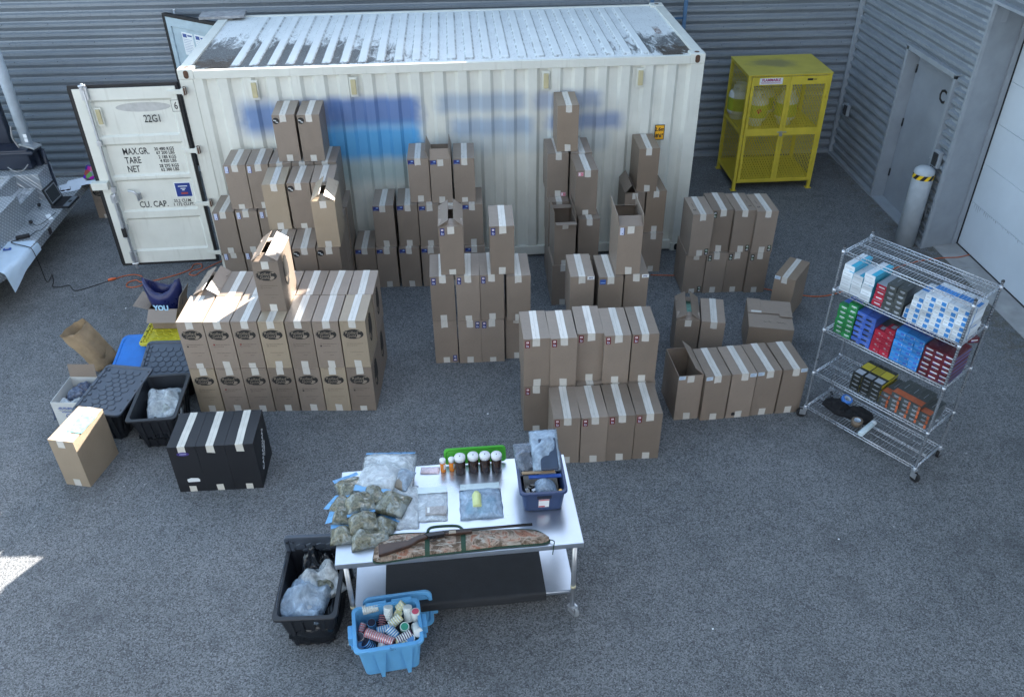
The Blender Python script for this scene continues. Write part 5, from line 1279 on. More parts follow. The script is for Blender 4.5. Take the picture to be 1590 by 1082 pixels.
for k, (x, y, z, w, d, rz, la) in enumerate(hb):
    bag('herb_bag', la, 'bag', (x, y, ZT+z), R(rz), w*1.1, d*1.15, .074+.014*(k % 3), HERB, 20+k, ZIP if k not in (3, 7) else None, group=g, tail=.01, crump=.16)
bag('clear_bag', 'small white and pink sachet bag left of the pill bottles', 'bag', (2.79, -4.915, ZT), R(-4), .15, .075, .02, mat('pink_white_film', (.62, .52, .58), .25, var=.35, scale=22, bump=.8), 31)
t = bag('clear_bag', 'clear zip bag holding a small wrapped block', 'bag', (2.80, -5.31, ZT), R(0), .25, .30, .02, FILM, 32, mat('zip_white', (.60, .70, .72), .3), tail=.025)
bm = bmesh.new(); box(bm, -.04, .115, -.10, -.02, .006, .03); obj('wrapped_block', bm, mat('speckled_wrap', (.34, .33, .33), .5, var=.4, scale=60), t, bevel=.003); bm = bmesh.new(); box(bm, -.025, -.008, -.085, -.03, .031, .032); obj('block_label', bm, WHITE, t)
t = bag('clear_bag', 'clear zip bag with a pale yellow bottle in the table middle', 'bag', (3.175, -5.31, ZT), R(1), .32, .31, .05, FILM2, 33, mat('zip_white', (.60, .70, .72), .3), tail=.03, content=(.24, .18, .03, PCY, 7))
bm = bmesh.new(); lathe(bm, [(.03, 0), (.035, .01), (.035, .12), (.02, .15)], (-.03, -.07, .04), (0, 1, .05), 16); obj('bottle', bm, mat('pale_yellow_plastic', (.60, .66, .30), .4), t)
# camo case and long gun
def m_camo():
    s = NT('camouflage_fabric'); a = s.noise(8, 4, .6, dist=1.5); b = s.noise(22, 5, .7, s.mp((1, 1, 1), loc=(4, 1, 0)), 2); c_ = s.noise(9, 3, .6, s.mp((.6, 2.4, 1), loc=(1, 7, 0)), 2.5)
    c = s.mix(s.rng(a, .42, .56), (.10, .065, .042), (.36, .28, .22)); c = s.mix(s.rng(a, .55, .64), c, (.27, .12, .075))
    c = s.mix(s.math('MULTIPLY', s.rng(b, .56, .64), .8), c, (.045, .032, .022)); c = s.mix(s.math('MULTIPLY', s.rng(c_, .58, .62), .8), c, (.40, .37, .32))
    s.bump(s.noise(25, 3), .5, .01); return s.set(c, .8)
GRN = mat('dark_green_webbing', (.012, .045, .025), .7)
def puffed(pts, z0, h, n=8, tz=.0):
    oc = [Vector((x, y, 0)) for x, y in pts]; k = len(oc); c = sum(oc, Vector())/k
    bm = bmesh.new(); top = oc[:]
    lo = [bm.verts.new((p.x, p.y, z0)) for p in oc]; prev = lo
    half = k//2
    for st in range(1, n+1):
        f = st/n; row = []
        for i, p in enumerate(oc):
            q = oc[(k-1-i)]; m = (p+q)/2; pos = p.lerp(m, f)
            row.append(bm.verts.new((pos.x, pos.y, z0+h*math.sqrt(max(0, 1-(1-f)**2))*(1+.15*fn(pos.x, pos.y, 0, 12)))))
        for i in range(k-1): 
            try: bm.faces.new([prev[i], prev[i+1], row[i+1], row[i]])
            except ValueError: pass
        try: bm.faces.new([prev[-1], prev[0], row[0], row[-1]])
        except ValueError: pass
        prev = row
    bm.faces.new(lo[::-1]); bmesh.ops.remove_doubles(bm, verts=bm.verts, dist=.0005); return bm
up_ = [(2.41, -5.692), (2.46, -5.60), (2.546, -5.566), (2.772, -5.570), (3.023, -5.584), (3.275, -5.582), (3.526, -5.600), (3.622, -5.656), (3.647, -5.705)]
lo_ = [(2.402, -5.80), (2.44, -5.826), (2.546, -5.816), (2.772, -5.786), (3.023, -5.768), (3.275, -5.748), (3.50, -5.742), (3.60, -5.738), (3.645, -5.722)]
t = thing('gun_case', 'brown camouflage soft gun case with green trim along the table front', 'gun case')
obj('case_body', puffed(up_+lo_[::-1], ZT+.001, .045), m_camo(), t, smooth=True)
bm = bmesh.new(); tube(bm, curve([(x, y, ZT+.008) for x, y in up_+lo_[::-1]]+[(up_[0][0], up_[0][1], ZT+.008)], 4), .006, 6); obj('piping', bm, GRN, t)
for x in (2.78, 3.035):
    bm = bmesh.new(); ya, yb = -5.567 if x < 3 else -5.58, -5.79 if x < 3 else -5.77
    P = [(y, ZT+.003+.048*math.sin(math.pi*f)**.45) for f, y in [(i/10, ya+(yb-ya)*i/10) for i in range(11)]]
    V = [[bm.verts.new((x+s_*.017, y, z)) for s_ in (-1, 1)] for y, z in P]
    for i in range(10): bm.faces.new([V[i][0], V[i][1], V[i+1][1], V[i+1][0]])
    obj('strap', bm, GRN, t)
bm = bmesh.new(); tube(bm, curve([(2.78, -5.60, ZT+.04), (2.80, -5.545, ZT+.03), (2.90, -5.535, ZT+.03), (3.0, -5.545, ZT+.03), (3.04, -5.60, ZT+.04)]), .011, 6); obj('carry_handle', bm, GRN, t)
bm = bmesh.new(); tube(bm, curve([(3.64, -5.71, ZT+.02), (3.68, -5.73, ZT+.02), (3.675, -5.757, ZT-.0), (3.668, -5.765, ZT-.08)]), .004, 6); obj('draw_cord', bm, GRN, t)
WOODD = mat('dark_walnut', (.050, .026, .018), .4, var=.35, scale=20); GUNM = mat('blued_steel', (.035, .033, .036), .35, .5)
t = thing('shotgun', 'old shotgun with brown wooden stock lying on the camouflage case', 'shotgun')
zg = .928
M0 = Matrix()
bm = bmesh.new(); prism(bm, [(2.446, -5.812), (2.438, -5.716), (2.555, -5.700), (2.645, -5.690), (2.690, -5.660), (2.76, -5.640), (2.785, -5.668), (2.72, -5.695), (2.665, -5.738), (2.575, -5.770), (2.50, -5.798)], zg, zg+.032); obj('stock', bm, WOODD, t, bevel=.009)
bm = bmesh.new(); prism(bm, [(2.755, -5.641), (2.90, -5.622), (2.905, -5.655), (2.79, -5.672)], zg+.002, zg+.034); obj('receiver', bm, GUNM, t, bevel=.004)
bm = bmesh.new(); prism(bm, [(2.905, -5.622), (3.10, -5.620), (3.10, -5.645), (2.905, -5.655)], zg+.003, zg+.030); obj('fore_end', bm, WOODD, t, bevel=.008)
bm = bmesh.new(); tube(bm, [(2.89, -5.630, zg+.026), (3.535, -5.607, zg+.026)], .0105, 14); obj('barrel', bm, GUNM, t)
bm = bmesh.new(); tube(bm, curve([(2.79, -5.672, zg+.02), (2.80, -5.700, zg+.02), (2.84, -5.700, zg+.02), (2.85, -5.665, zg+.02)]), .003, 6); tube(bm, [(2.82, -5.665, zg+.02), (2.825, -5.688, zg+.02)], .0025, 5); obj('trigger_guard', bm, GUNM, t)
bm = bmesh.new(); prism(bm, [(2.935, -5.619), (2.985, -5.618), (2.985, -5.653), (2.935, -5.656)], zg+.028, zg+.036); obj('tape_wrap', bm, mat('worn_tape', (.28, .24, .19), .6), t, bevel=.002)

# ------------------------------------------------------------------ bins at the lower left of the table
bk = binthing('black_storage_bin', 'black storage bin beside the table left end, stuffed with plastic bags', 'bin', (1.868, -5.545), R(-1.5), .475, .69, .41, .055, BINB)
bm = hexlid(.47, .66); ld = obj('lid', bm, [LIDB, BLACK], bk); ld.matrix_local = Matrix.Translation((0, .355, .40)) @ Matrix.Rotation(R(52), 4, 'X') @ Matrix.Translation((0, .0, 0)) @ Matrix.Scale(.0+1, 4)
ld.matrix_local = Matrix.Translation((-.0, .345, .20)) @ Matrix.Rotation(R(97), 4, 'X') @ Matrix.Translation((0, .06, -.012))
bag('clear_bag', 'large clear bag heaped at the front of the black bin', 'bag', (1.83, -5.66, .31), R(-15), .34, .34, .13, FILM2, 41, content=(.22, .2, .06, PW, 4), crump=.3)
bag('clear_bag', 'clear bag with dark contents in the middle of the black bin', 'bag', (1.93, -5.50, .30), R(30), .30, .30, .14, FILM, 42, content=(.22, .2, .08, HERB, 5), crump=.3)
t = blob('black_liner', [(1.70, -5.83), (2.04, -5.84), (2.05, -5.30), (1.69, -5.29)], .12, .21, mat('black_liner_film', (.010, .012, .016), .18, bump=.9, bs=18), amp=.5, seed=6); tag(t, 'shiny black liner bag filling the bin beside the table', 'bag')
t = blob('black_liner', [(1.76, -5.40), (2.03, -5.40), (2.03, -5.27), (1.77, -5.27)], .28, .16, mat('black_liner_film', (.010, .012, .016), .18, bump=.9, bs=18), amp=.9, seed=9); tag(t, 'gathered black liner mouth at the rear of the bin', 'bag')
t = thing('plastic_sheet', 'torn clear sheet hanging over the left side of the black bin', 'sheet'); bm = bmesh.new()
V = [[bm.verts.new((1.655-.015*j-.012*fn(i, j, 2, .6), -5.30-.062*i*(1-.1*j)+.01*fn(j, i, 1, .7), .43-.05*j*(1+.12*i*.3)+(.03 if j == 0 else 0)+.008*fn(i, j, 5, .8))) for j in range(5)] for i in range(9)]
for i in range(8):
    for j in range(4): bm.faces.new([V[i][j], V[i+1][j], V[i+1][j+1], V[i][j+1]])
obj('film', bm, FILM2, t, smooth=True)
# sky blue tote
tt = binthing('blue_tote', 'sky blue plastic tote in front of the table, full of can rolls', 'tote', (2.455, -5.935), R(7), .50, .40, .355, .03, BINS, ribs=None, rim=.022)
for x in (-.07, .12):
    for s_ in (-1, 1):
        bm = bmesh.new()
        y0, y1 = s_*(.2-.022-.03), s_*(.2-.022); a = .012; b_ = .045
        vs = [bm.verts.new(p) for p in ((x-a, y0, .0), (x+a, y0, .0), (x+b_, y1, .325), (x-b_, y1, .325), (x-a, y0+s_*.03, .0), (x+a, y0+s_*.03, .0), (x+b_, y1+s_*.012, .325), (x-b_, y1+s_*.012, .325))]
        for f in ((0, 1, 5, 4), (1, 2, 6, 5), (2, 3, 7, 6), (3, 0, 4, 7), (4, 5, 6, 7)): bm.faces.new([vs[i] for i in f])
        box(bm, x-.075, x+.075, min(s_*.185, s_*.212), max(s_*.185, s_*.212), .335, .362); obj('rib', bm, BINS, tt)
for s_ in (-1, 1):
    bm = bmesh.new(); x0 = s_*.25; box(bm, min(x0, x0+s_*.035), max(x0, x0+s_*.035), -.055, .06, .255, .335); box(bm, min(x0, x0+s_*.022), max(x0, x0+s_*.022), -.075, .08, .23, .27); obj('side_handle', bm, BINS, tt, bevel=.006)
text('Blu Fs', .03, LNAV, tt, (.025, -.184, .31), (R(96), 0, 0), bold=0)
t = thing('tote_cover', 'sky blue tote lid standing upright between the tote and the table', 'lid', (2.515, -5.705, .0), R(5), rot=(R(80), 0, R(5)))
bm = bmesh.new(); V = loft(bm, [[(x, y+.172, z) for x, y in rrect(.52-e, .345-e, .06)] for z, e in ((0, .01), (.004, 0), (.022, 0), (.026, .008), (.026, .05), (.012, .07))]); bm.faces.new(V[0][::-1]); bm.faces.new(V[-1]); obj('lid_body', bm, BINS, t)
bm = bmesh.new(); box(bm, .252, .295, .12, .24, .0, .03); obj('latch', bm, BINS, t, bevel=.005)
# can rolls
CANW, CANY, CANR, CANB, CAND, CANG = mat('roll_white', (.66, .70, .68), .35, var=.06), mat('roll_yellow', (.68, .66, .34), .35), mat('roll_red', (.40, .12, .14), .35), mat('roll_blue', (.08, .26, .52), .35), mat('roll_dark', (.02, .022, .04), .25), mat('roll_green', (.02, .25, .16), .35)
FOIL = mat('roll_foil', (.5, .5, .56), .25, .3)
def canroll(la, p, d, n, r, m1, m2, lidm, z=None, hh=.0165):
    t = thing('can_roll', la, 'can roll', p, 0, 'rolls of round cans in the blue tote'); d = Vector(d).normalized(); L_ = n*hh
    bm = bmesh.new(); prof = []; mis = []
    for k in range(n):
        z0 = k*hh-L_/2; prof += [(r*.93, z0), (r, z0+.002), (r, z0+hh*.55), (r*.985, z0+hh*.56), (r*.985, z0+hh*.95), (r*.93, z0+hh)]; mis += [0, 0, 0, 1, 1, 0]
    lathe(bm, prof, (0, 0, 0), d, 20, mis=mis); obj('wrapped_cans', bm, [m1, m2], t)
    if lidm:
        bm = bmesh.new(); q = d*(L_/2+.0006)*(1 if d.z >= 0 else -1); lathe(bm, [(r*.78, 0), (r*.78, .0008)], q, d*(1 if d.z >= 0 else -1), 20); obj('lid_label', bm, lidm, t)
    return t
r_ = .034
Z = .315
canroll('white can roll lying at the rear left of the blue tote', (2.318, -5.762, Z+.01), (1, .25, 0), 7, r_, CANW, CANW, None)
canroll('white can roll standing tilted at the rear middle of the blue tote', (2.452, -5.80, Z), (.05, .35, .9), 6, r_, CANW, CANW, CANW)
canroll('yellow lidded white can beside the rear middle roll', (2.52, -5.80, Z-.03), (.3, -.2, .9), 4, r_*.9, CANW, CANY, CANY)
canroll('tilted yellow can roll at the rear right of the blue tote', (2.545, -5.755, Z+.01), (.6, .3, .5), 4, r_, CANY, CANW, CANY)
canroll('tall white can roll at the rear right of the blue tote', (2.60, -5.82, Z), (-.05, .3, .9), 7, r_, CANW, CANW, CANW)
canroll('white can roll with pink mark on its lid near the right rim', (2.655, -5.845, Z+.01), (.05, -.1, 1), 6, r_*.97, CANW, CANW, LPNK)
canroll('white can roll leaning at the right rim of the blue tote', (2.668, -5.965, Z), (.15, -.55, .35), 8, r_, CANW, CANW, CANW)
canroll('yellow and white can roll in the middle of the blue tote', (2.51, -5.885, Z+.01), (.75, .45, .35), 6, r_, CANW, CANY, CANY)
canroll('can roll with a green lid label in the middle of the blue tote', (2.578, -5.94, Z+.0), (.05, -.35, .9), 3, r_*1.03, CANW, CANG, CANG)
canroll('blue and white can roll left of the round blue one', (2.43, -5.955, Z+.005), (1, .2, .1), 6, r_, CANB, CANW, None)
canroll('blue can roll with blue lid in the middle of the blue tote', (2.49, -5.985, Z+.015), (-.6, .5, .5), 5, r_*1.05, CANB, CANW, CANB)
canroll('long red and silver can roll across the front of the blue tote', (2.405, -6.035, Z+.035), (1, -.42, -.1), 13, r_*.98, CANR, FOIL, None)
canroll('purple striped can roll at the right front of the blue tote', (2.578, -6.03, Z+.01), (1, .5, .1), 7, r_*.95, CANW, mat('roll_plum', (.12, .04, .12), .35), None)
canroll('can roll with a white and blue lid label at the front right', (2.62, -6.035, Z-.005), (.1, -.5, .85), 3, r_*1.05, CANW, CANW, CANB)
canroll('yellow topped can roll at the front right rim of the blue tote', (2.552, -6.055, Z-.01), (.0, -.3, .9), 3, r_, CANY, CANW, CANY)
canroll('white can roll with plain lid at the front rim of the blue tote', (2.432, -6.065, Z-.02), (-.7, -.1, .4), 4, r_, CANW, CANW, CANW)
canroll('dark blue metal can at the front left corner of the blue tote', (2.325, -6.05, Z-.03), (-.5, .1, .7), 5, r_*1.1, CAND, CANB, CAND)
canroll('blue can with silver rim at the left rim of the blue tote', (2.272, -6.04, Z-.06), (.1, 0, 1), 4, r_, CANB, FOIL, CANB)
canroll('black open can at the left rim of the blue tote', (2.262, -5.985, Z-.02), (-.2, -.4, .8), 3, r_*.95, CAND, FOIL, CAND)
canroll('blue can with dark lid near the left rear of the blue tote', (2.335, -5.88, Z-.03), (.0, -.15, 1), 5, r_*.95, CAND, CANB, CAND)
canroll('dark red wrapped can roll behind the round blue one', (2.405, -5.855, Z-.04), (.1, .9, .3), 6, r_*.9, CAND, CANR, None)
canroll('small red foil pack at the left of the blue tote', (2.266, -5.905, Z-.02), (.3, .9, .4), 4, r_*.7, CANR, FOIL, None)
bm = bmesh.new(); prism(bm, [(x*.86, y*.86) for x, y in rrect(.42, .32, .03)], .03, .235); o = obj('packed_contents', bm, mat('dark_contents', (.02, .022, .035), .5, var=.5, scale=25), None, loc=(2.455, -5.935, 0), rot=(0, 0, R(7))); tag(o, 'dark layer of packed cans beneath the rolls in the blue tote', 'contents')

# ------------------------------------------------------------------ bins and boxes at left
ob = binthing('black_storage_bin', 'open black storage bin holding a clear bag beside the logo-printed pile', 'bin', (.107, -3.155), R(2), .475, .73, .40, .055, BINB)
bag('clear_bag', 'bulky clear bag of pale strips inside the open black bin', 'bag', (.125, -3.12, .24), R(14), .34, .52, .13, FILM, 51, content=(.26, .42, .09, mat('grey_strips', (.30, .33, .32), .45, var=.6, scale=30), 4), crump=.25)
t = blob('black_liner', [(-.07, -3.45), (.25, -3.46), (.27, -3.30), (-.05, -3.28)], .12, .14, mat('black_liner_film', (.010, .012, .016), .18, bump=.9, bs=18), amp=.6, seed=3); tag(t, 'black liner film at the front of the open black bin', 'bag')
cbn = binthing('black_storage_bin', 'closed black storage bin with slate hexagon lid beside the white carton', 'bin', (-.372, -3.01), R(-10), .44, .70, .38, .05, BINB)
obj('lid', hexlid(.49, .74), [LIDB, BLACK], cbn, loc=(0, 0, .384), rot=(R(1.5), R(2), 0))
db = binthing('black_storage_bin', 'black storage bin whose hexagon lid leans up against the yellow-lidded tote', 'bin', (.06, -2.48), R(-2), .50, .46, .30, .04, BINB, ribs=(4, 4))
obj('lid', hexlid(.66, .50), [LIDB, BLACK], db, loc=(.02, .0, .345), rot=(R(16), 0, 0))
yb = binthing('black_storage_bin', 'black tote with a yellow diamond-pattern lid under the open carton', 'bin', (-.02, -2.0), R(-1), .60, .44, .37, .04, BINB, ribs=(5, 4))
obj('lid', hexlid(.66, .50, px=.085, diamond=True), [LIDY, BLACK], yb, loc=(0, 0, .375))
t = thing('bin_cover', 'bright blue plastic lid propped against the black bins', 'lid', (-.41, -2.55, .20), R(2), rot=(R(14), R(-3), R(-4)))
bm = bmesh.new(); V = loft(bm, [[(x, y+.29, z) for x, y in rrect(.44-e, .60-e, .07)] for z, e in ((0, .01), (.004, 0), (.02, 0), (.024, .008), (.024, .05), (.015, .07))]); bm.faces.new(V[0][::-1]); bm.faces.new(V[-1]); obj('lid_body', bm, LIDBL, t)
bt = binthing('black_storage_bin', 'low black bin hidden below the bright blue lid', 'bin', (-.40, -2.30), R(-4), .40, .50, .19, .03, BINB, ribs=None)
# open carton with dark blue shopping bag
t = thing('cardboard_box', 'open carton with four spread flaps and a navy shopping bag, on the yellow lid', 'cardboard box', (-.105, -1.965, .405), R(-4))
b_, fl = carton_body(.32, .30, .25, (163, 108, 216, None), 77); obj('carton', b_, KRAFT2, t)
for f in fl: obj('flap', f, KRAFT, t)
t = thing('shopping_bag', 'crumpled navy shopping bag with white lettering in the open carton', 'bag', (-.10, -1.82, .47), R(-6))
t.scale = (1.2, 1.0, 1.35)
NVB = mat('navy_bag_plastic', (.010, .016, .085), .3, var=.3, bump=.6, bs=16)
bm = bmesh.new(); n = 26; rows = []
for k, (z, ew, ed) in enumerate(((0, .12, .10), (.08, .125, .11), (.16, .15, .12), (.24, .17, .12), (.31, .165, .10), (.30, .14, .07), (.22, .11, .06), (.14, .09, .05))):
    rows.append([(ew*math.cos(a)*(1+.12*fn(math.cos(a), math.sin(a), z*4, 2, 3)), ed*math.sin(a)*(1+.2*fn(math.sin(a), math.cos(a), z*4, 2, 5)), z+(.05*math.cos(2*a)*(z/.3) if k > 2 else 0)+.012*fn(math.cos(a), math.sin(a), k, 3, 8)) for a in [2*math.pi*i/n for i in range(n)]])
V = loft(bm, rows, smooth=True); bm.faces.new(V[0][::-1]); bm.faces.new(V[-1]); obj('bag_body', bm, NVB, t, smooth=True)
text('YOU', .062, mat('bag_letter_blue', (.35, .60, .80), .4), t, (.0, -.155, .15), (R(80), 0, 0), bold=.003)
bag('clear_bag', 'small clear bag in front of the navy shopping bag', 'bag', (-.08, -1.90, .56), R(10), .20, .10, .05, FILM2, 61, content=(.13, .07, .03, PBL, 3))
# white printed carton with bagged contents
t = thing('cardboard_box', 'white printed carton open at the top, filled with bagged packs', 'cardboard box', (-.835, -3.09, 0), R(-6))
b_, fl = carton_body(.29, .42, .33, (None, None, None, 100), 78); obj('carton', b_, mat('white_carton', (.56, .58, .58), .6, var=.05), t)
for f in fl: obj('flap', f, KRAFT, t)
bm = bmesh.new(); box(bm, -.14, .14, .006, .41, .331, .3325); bm.free()
text('FUTURE', .036, LBLU, t, (-.01, -.002, .255), bold=.001)
bm = bmesh.new(); lathe(bm, [(.075, 0), (.079, 0)], (0, 0, 0), (0, -1, 0), 32, caps=False); bmesh.ops.scale(bm, vec=(1, 1, .32), verts=bm.verts); obj('logo_ring', bm, LBLU, t, loc=(-.01, -.0025, .255))
bm = bmesh.new()
for k in range(6): box(bm, -.06+k*.02, -.047+k*.02, -.002, -.0005, .203, .215)
tube(bm, [(-.01+.022*math.cos(a), -.002, .165+.022*math.sin(a)) for a in [.7+i*(4.9/12) for i in range(13)]], .003, 4); obj('print', bm, LBLU, t)
bm = bmesh.new(); V = [[bm.verts.new((-.152-.010*j-.012*fn(i, j, 3, .8), .02+.07*i/4, .30-.055*j+.006*fn(i, j, 1, .9))) for j in range(5)] for i in range(5)]
for i in range(4):
    for j in range(4): bm.faces.new([V[i][j], V[i+1][j], V[i+1][j+1], V[i][j+1]])
obj('hanging_film', bm, mat('slate_blue_film', (.14, .18, .30), .4), t, smooth=True)
bag('clear_bag', 'black and silver bagged packs at the rear of the white carton', 'bag', (-.80, -2.83, .22), R(8), .22, .24, .13, mat('dark_blue_crumple', (.06, .08, .13), .25, var=.7, scale=35, bump=.9), 71, crump=.25)
bag('clear_bag', 'crumpled pale film at the front of the white carton', 'bag', (-.83, -3.02, .22), R(-8), .24, .15, .10, FILM, 72, crump=.4)
bm = bmesh.new(); box(bm, -.13, .13, .01, .40, .02, .22); o = obj('packed_contents', bm, PBK, None, loc=(-.835, -3.09, 0), rot=(0, 0, R(-6))); tag(o, 'dark packs filling the lower part of the white carton', 'contents')
# paper bag
t = thing('paper_bag', 'tall crumpled brown paper bag leaning over with its mouth open', 'paper bag', (-.80, -2.06, 0))
bm = bmesh.new(); n = 32; rows = []; A0, A1 = Vector((0, 0, .035)), Vector((-.27, .02, .53))
steps = 12
for k in range(steps+1):
    f = k/steps; c = A0.lerp(A1, f); ax = (A1-A0).normalized(); s1 = Vector((.25, .97, .0)).normalized(); s2 = ax.cross(s1).normalized()
    ww, dd = .145-.005*f, .095+.02*f
    if k == 0: ww, dd = .13, .085
    row = []
    for i in range(n):
        a = 2*math.pi*i/n; cx, cy = math.cos(a), math.sin(a); sq = lambda v: math.copysign(abs(v)**.55, v)
        w_ = .5+.5*f; nz = 1+.17*fn(cx*1.2, cy*1.2, f*5, 1.4, 3)+.06*fn(cx*3, cy*3, f*10, 1.6, 5)
        row.append(c+s1*sq(cx)*ww*nz+s2*sq(cy)*dd*nz+ax*((.014*fn(cx*2, cy*2, 1, 2, 9)-.07*max(0, (-cx*.6-cy)/1.2)) if k == steps else 0))
    rows.append(row)
V = loft(bm, rows, smooth=True); bm.faces.new(V[0][::-1])
# inner skin
rows2 = [[p+(A1.lerp(A0, f2)-A1) + (A1-p)*.03 for p in rows[-1]] for f2 in (.0, .35, .85)]
V2 = loft(bm, rows2, 1, smooth=True); f_ = bm.faces.new(V2[-1]); f_.material_index = 1
pb = obj('bag_body', bm, [mat('brown_paper', (.30, .215, .13), .75, var=.25, scale=7, bump=.9, bs=14), mat('brown_paper', (.30, .215, .13))], t, smooth=True)
sd = pb.modifiers.new('sub', 'SUBSURF'); sd.levels = 0; sd.render_levels = 1

# ------------------------------------------------------------------ diamond plate deck at far left
def m_tread():
    s = NT('diamond_plate'); x, y, z = s.xyz(); k = 17
    def pat(a, b, c):
        u = s.math('FRACT', s.math('MULTIPLY', a, k)); v = s.math('FRACT', s.math('MULTIPLY', b, k))
        du = s.math('ABSOLUTE', s.math('SUBTRACT', u, .5)); dv = s.math('ABSOLUTE', s.math('SUBTRACT', v, .5))
        d1 = s.math('ADD', s.math('MULTIPLY', du, 2.0), s.math('MULTIPLY', dv, 1.3))
        return s.rng(d1, .62, .42)
    # project on the face's own plane: sum of coordinates works for the axis aligned sheets
    X = s.math('ADD', x, z); p1 = pat(s.math('ADD', X, y), s.math('MULTIPLY', s.math('SUBTRACT', X, y), .72), 0)
    n = s.noise(5, 4, .6)
    c = s.mix(s.rng(n, .3, .7), (.33, .36, .39), (.44, .47, .50)); c = s.mix(s.math('MULTIPLY', p1, .7), c, (.80, .82, .84))
    s.bump(p1, .8, .006); return s.set(c, s.rng(n, .3, .7, .32, .48), .6)
TREAD = m_tread()
NAVYB = mat('dark_navy_paint', (.012, .018, .035), .35)
tr = thing('service_trailer', 'dark service vehicle with diamond-plate step deck at the left edge', 'trailer', (0, 0, 0))
bm = bmesh.new(); prism(bm, [(-2.17, 1.88), (-2.17, -.10), (-2.20, -.55), (-2.32, -.90), (-2.55, -1.25), (-2.9, -1.5), (-3.2, -1.6), (-4.6, -1.6), (-4.6, 1.88)], .445, .56); obj('deck_plate', bm, TREAD, tr, bevel=.003)
bm = bmesh.new()
for a in ((-4.6, -2.5, 1.155, 1.60, .56, .92), (-4.6, -2.81, .50, 1.155, .56, .92), (-2.81, -2.585, .50, 1.155, .56, .735), (-4.6, -2.51, -1.2, .50, .56, .92)): box(bm, *a)
obj('step_box', bm, TREAD, tr, bevel=.004)
bm = bmesh.new()
for x0, x1, z in ((-2.81, -2.60, .7355), (-2.99, -2.83, .9205)):
    bm = bmesh.new()
    for j in range(3):
        xx = x0+(x1-x0)*(j+.5)/3
        for i in range(22):
            y = .53+i*.028
            if z > .9: y = .45+i*.032
            box(bm, xx-.022, xx+.022, y, y+.011, z, z+.007, M=None)
    obj('grip_tread', bm, mat('bright_aluminium', (.75, .77, .80), .3, .6), tr)
bm = bmesh.new(); box(bm, -4.8, -2.93, 1.60, 1.72, .50, 2.25); box(bm, -4.8, -2.62, 1.32, 1.60, .93, 1.20); box(bm, -3.05, -2.55, 1.30, 1.62, 1.13, 1.18); obj('body_shell', bm, NAVYB, tr, bevel=.02)
bm = bmesh.new(); box(bm, -4.6, -3.05, 1.9, 2.7, .15, .5); box(bm, -4.6, -2.6, -.6, 1.6, .30, .44); obj('chassis', bm, mat('chassis_black', (.01, .011, .013), .6), tr)
bm = bmesh.new(); prism(bm, [(-2.52, 1.32), (-2.47, 1.47), (-2.72, 1.63), (-2.79, 1.50)], 1.20, 1.222); obj('post_flange', bm, GALV, tr, bevel=.003)
bm = bmesh.new(); lathe(bm, [(.066, 1.222), (.066, 1.47), (.069, 1.472), (.069, 3.4)], (-2.665, 1.50, 0), n=28); p_ = obj('crane_post', bm, mat('pale_grey_paint', (.42, .48, .54), .4), tr)
bm = bmesh.new()
for z in (1.27, 1.33): box(bm, .0, .045, -.002, 0, z, z+.05)
obj('warning_label', bm, WHITE, p_, loc=(-2.655, -0+1.433, 0))
bm = bmesh.new(); box(bm, -2.62, -2.555, 1.45, 1.60, .56, 1.2); tube(bm, [(-2.50, 1.52, .60), (-2.52, 1.52, 1.13)], .03, 12); obj('support_leg', bm, NAVYB, tr)
bm = bmesh.new(); tube(bm, curve([(-2.9, 1.25, 1.0), (-2.8, 1.2, .96), (-2.72, 1.24, .95), (-2.64, 1.28, 1.02)]), .008, 6); obj('hose', bm, mat('grey_hose', (.25, .25, .25), .5), tr); bm = bmesh.new(); tube(bm, curve([(-2.75, 1.42, 1.2), (-2.78, 1.40, 1.35), (-2.76, 1.42, 1.5)]), .012, 6); obj('hose', bm, mat('grey_hose', (.25, .25, .25), .5), tr)
bm = bmesh.new(); box(bm, -2.168, -2.164, .28, .36, .46, .54); obj('side_marker', bm, mat('marker_dark', (.03, .02, .02), .3), tr)
for y, x in ((.90, -2.507), (.42, -2.42)):
    bm = bmesh.new(); lathe(bm, [(.022, 0), (.026, .01), (.022, .03)], (x, y, .60 if y > .5 else .575), (1, 0, 0) if y > .5 else (0, 0, 1), 14); tag(obj('cable_puck', bm, BLACK), ['small black round socket on the side of the step box', 'small black round puck on the deck beside the cable'][int(y < .5)], 'socket')
# laptop, papers, cloth, cable brick
lp = thing('laptop', 'open black rugged laptop on the diamond-plate deck', 'laptop', (-2.30, 1.02, .562), R(-64))
bm = bmesh.new(); box(bm, -.16, .16, 0, .24, 0, .028); obj('base', bm, mat('laptop_black', (.012, .013, .016), .4), lp, bevel=.005)
bm = bmesh.new(); box(bm, -.14, .14, .10, .22, .0285, .0295); obj('keyboard', bm, mat('key_black', (.006, .006, .008), .6), lp)
bm = bmesh.new(); box(bm, -.15, .15, .012, .085, .0285, .0295); box(bm, -.035, .035, .03, .07, .0295, .0300, 1); obj('palm_rest', bm, [mat('palm_grey', (.13, .15, .17), .4), BLACK], lp)
scn = obj('screen_lid', (lambda b: (box(b, -.16, .16, 0, .24, 0, .022), b)[1])(bmesh.new()), mat('laptop_black', (.012, .013, .016), .4), lp, bevel=.005); scn.matrix_local = Matrix.Translation((0, .235, .028)) @ Matrix.Rotation(R(76), 4, 'X')
bm = bmesh.new(); box(bm, -.14, .14, .02, .22, .0225, .0235); box(bm, -.125, .125, .035, .205, .0235, .024, 1); obj('screen', bm, [mat('bezel_silver', (.22, .23, .25), .4), mat('screen_off', (.012, .010, .012), .12)], scn)
lp.rotation_euler = (0, 0, R(-80)); lp.location = (-2.07, 1.0, .562)
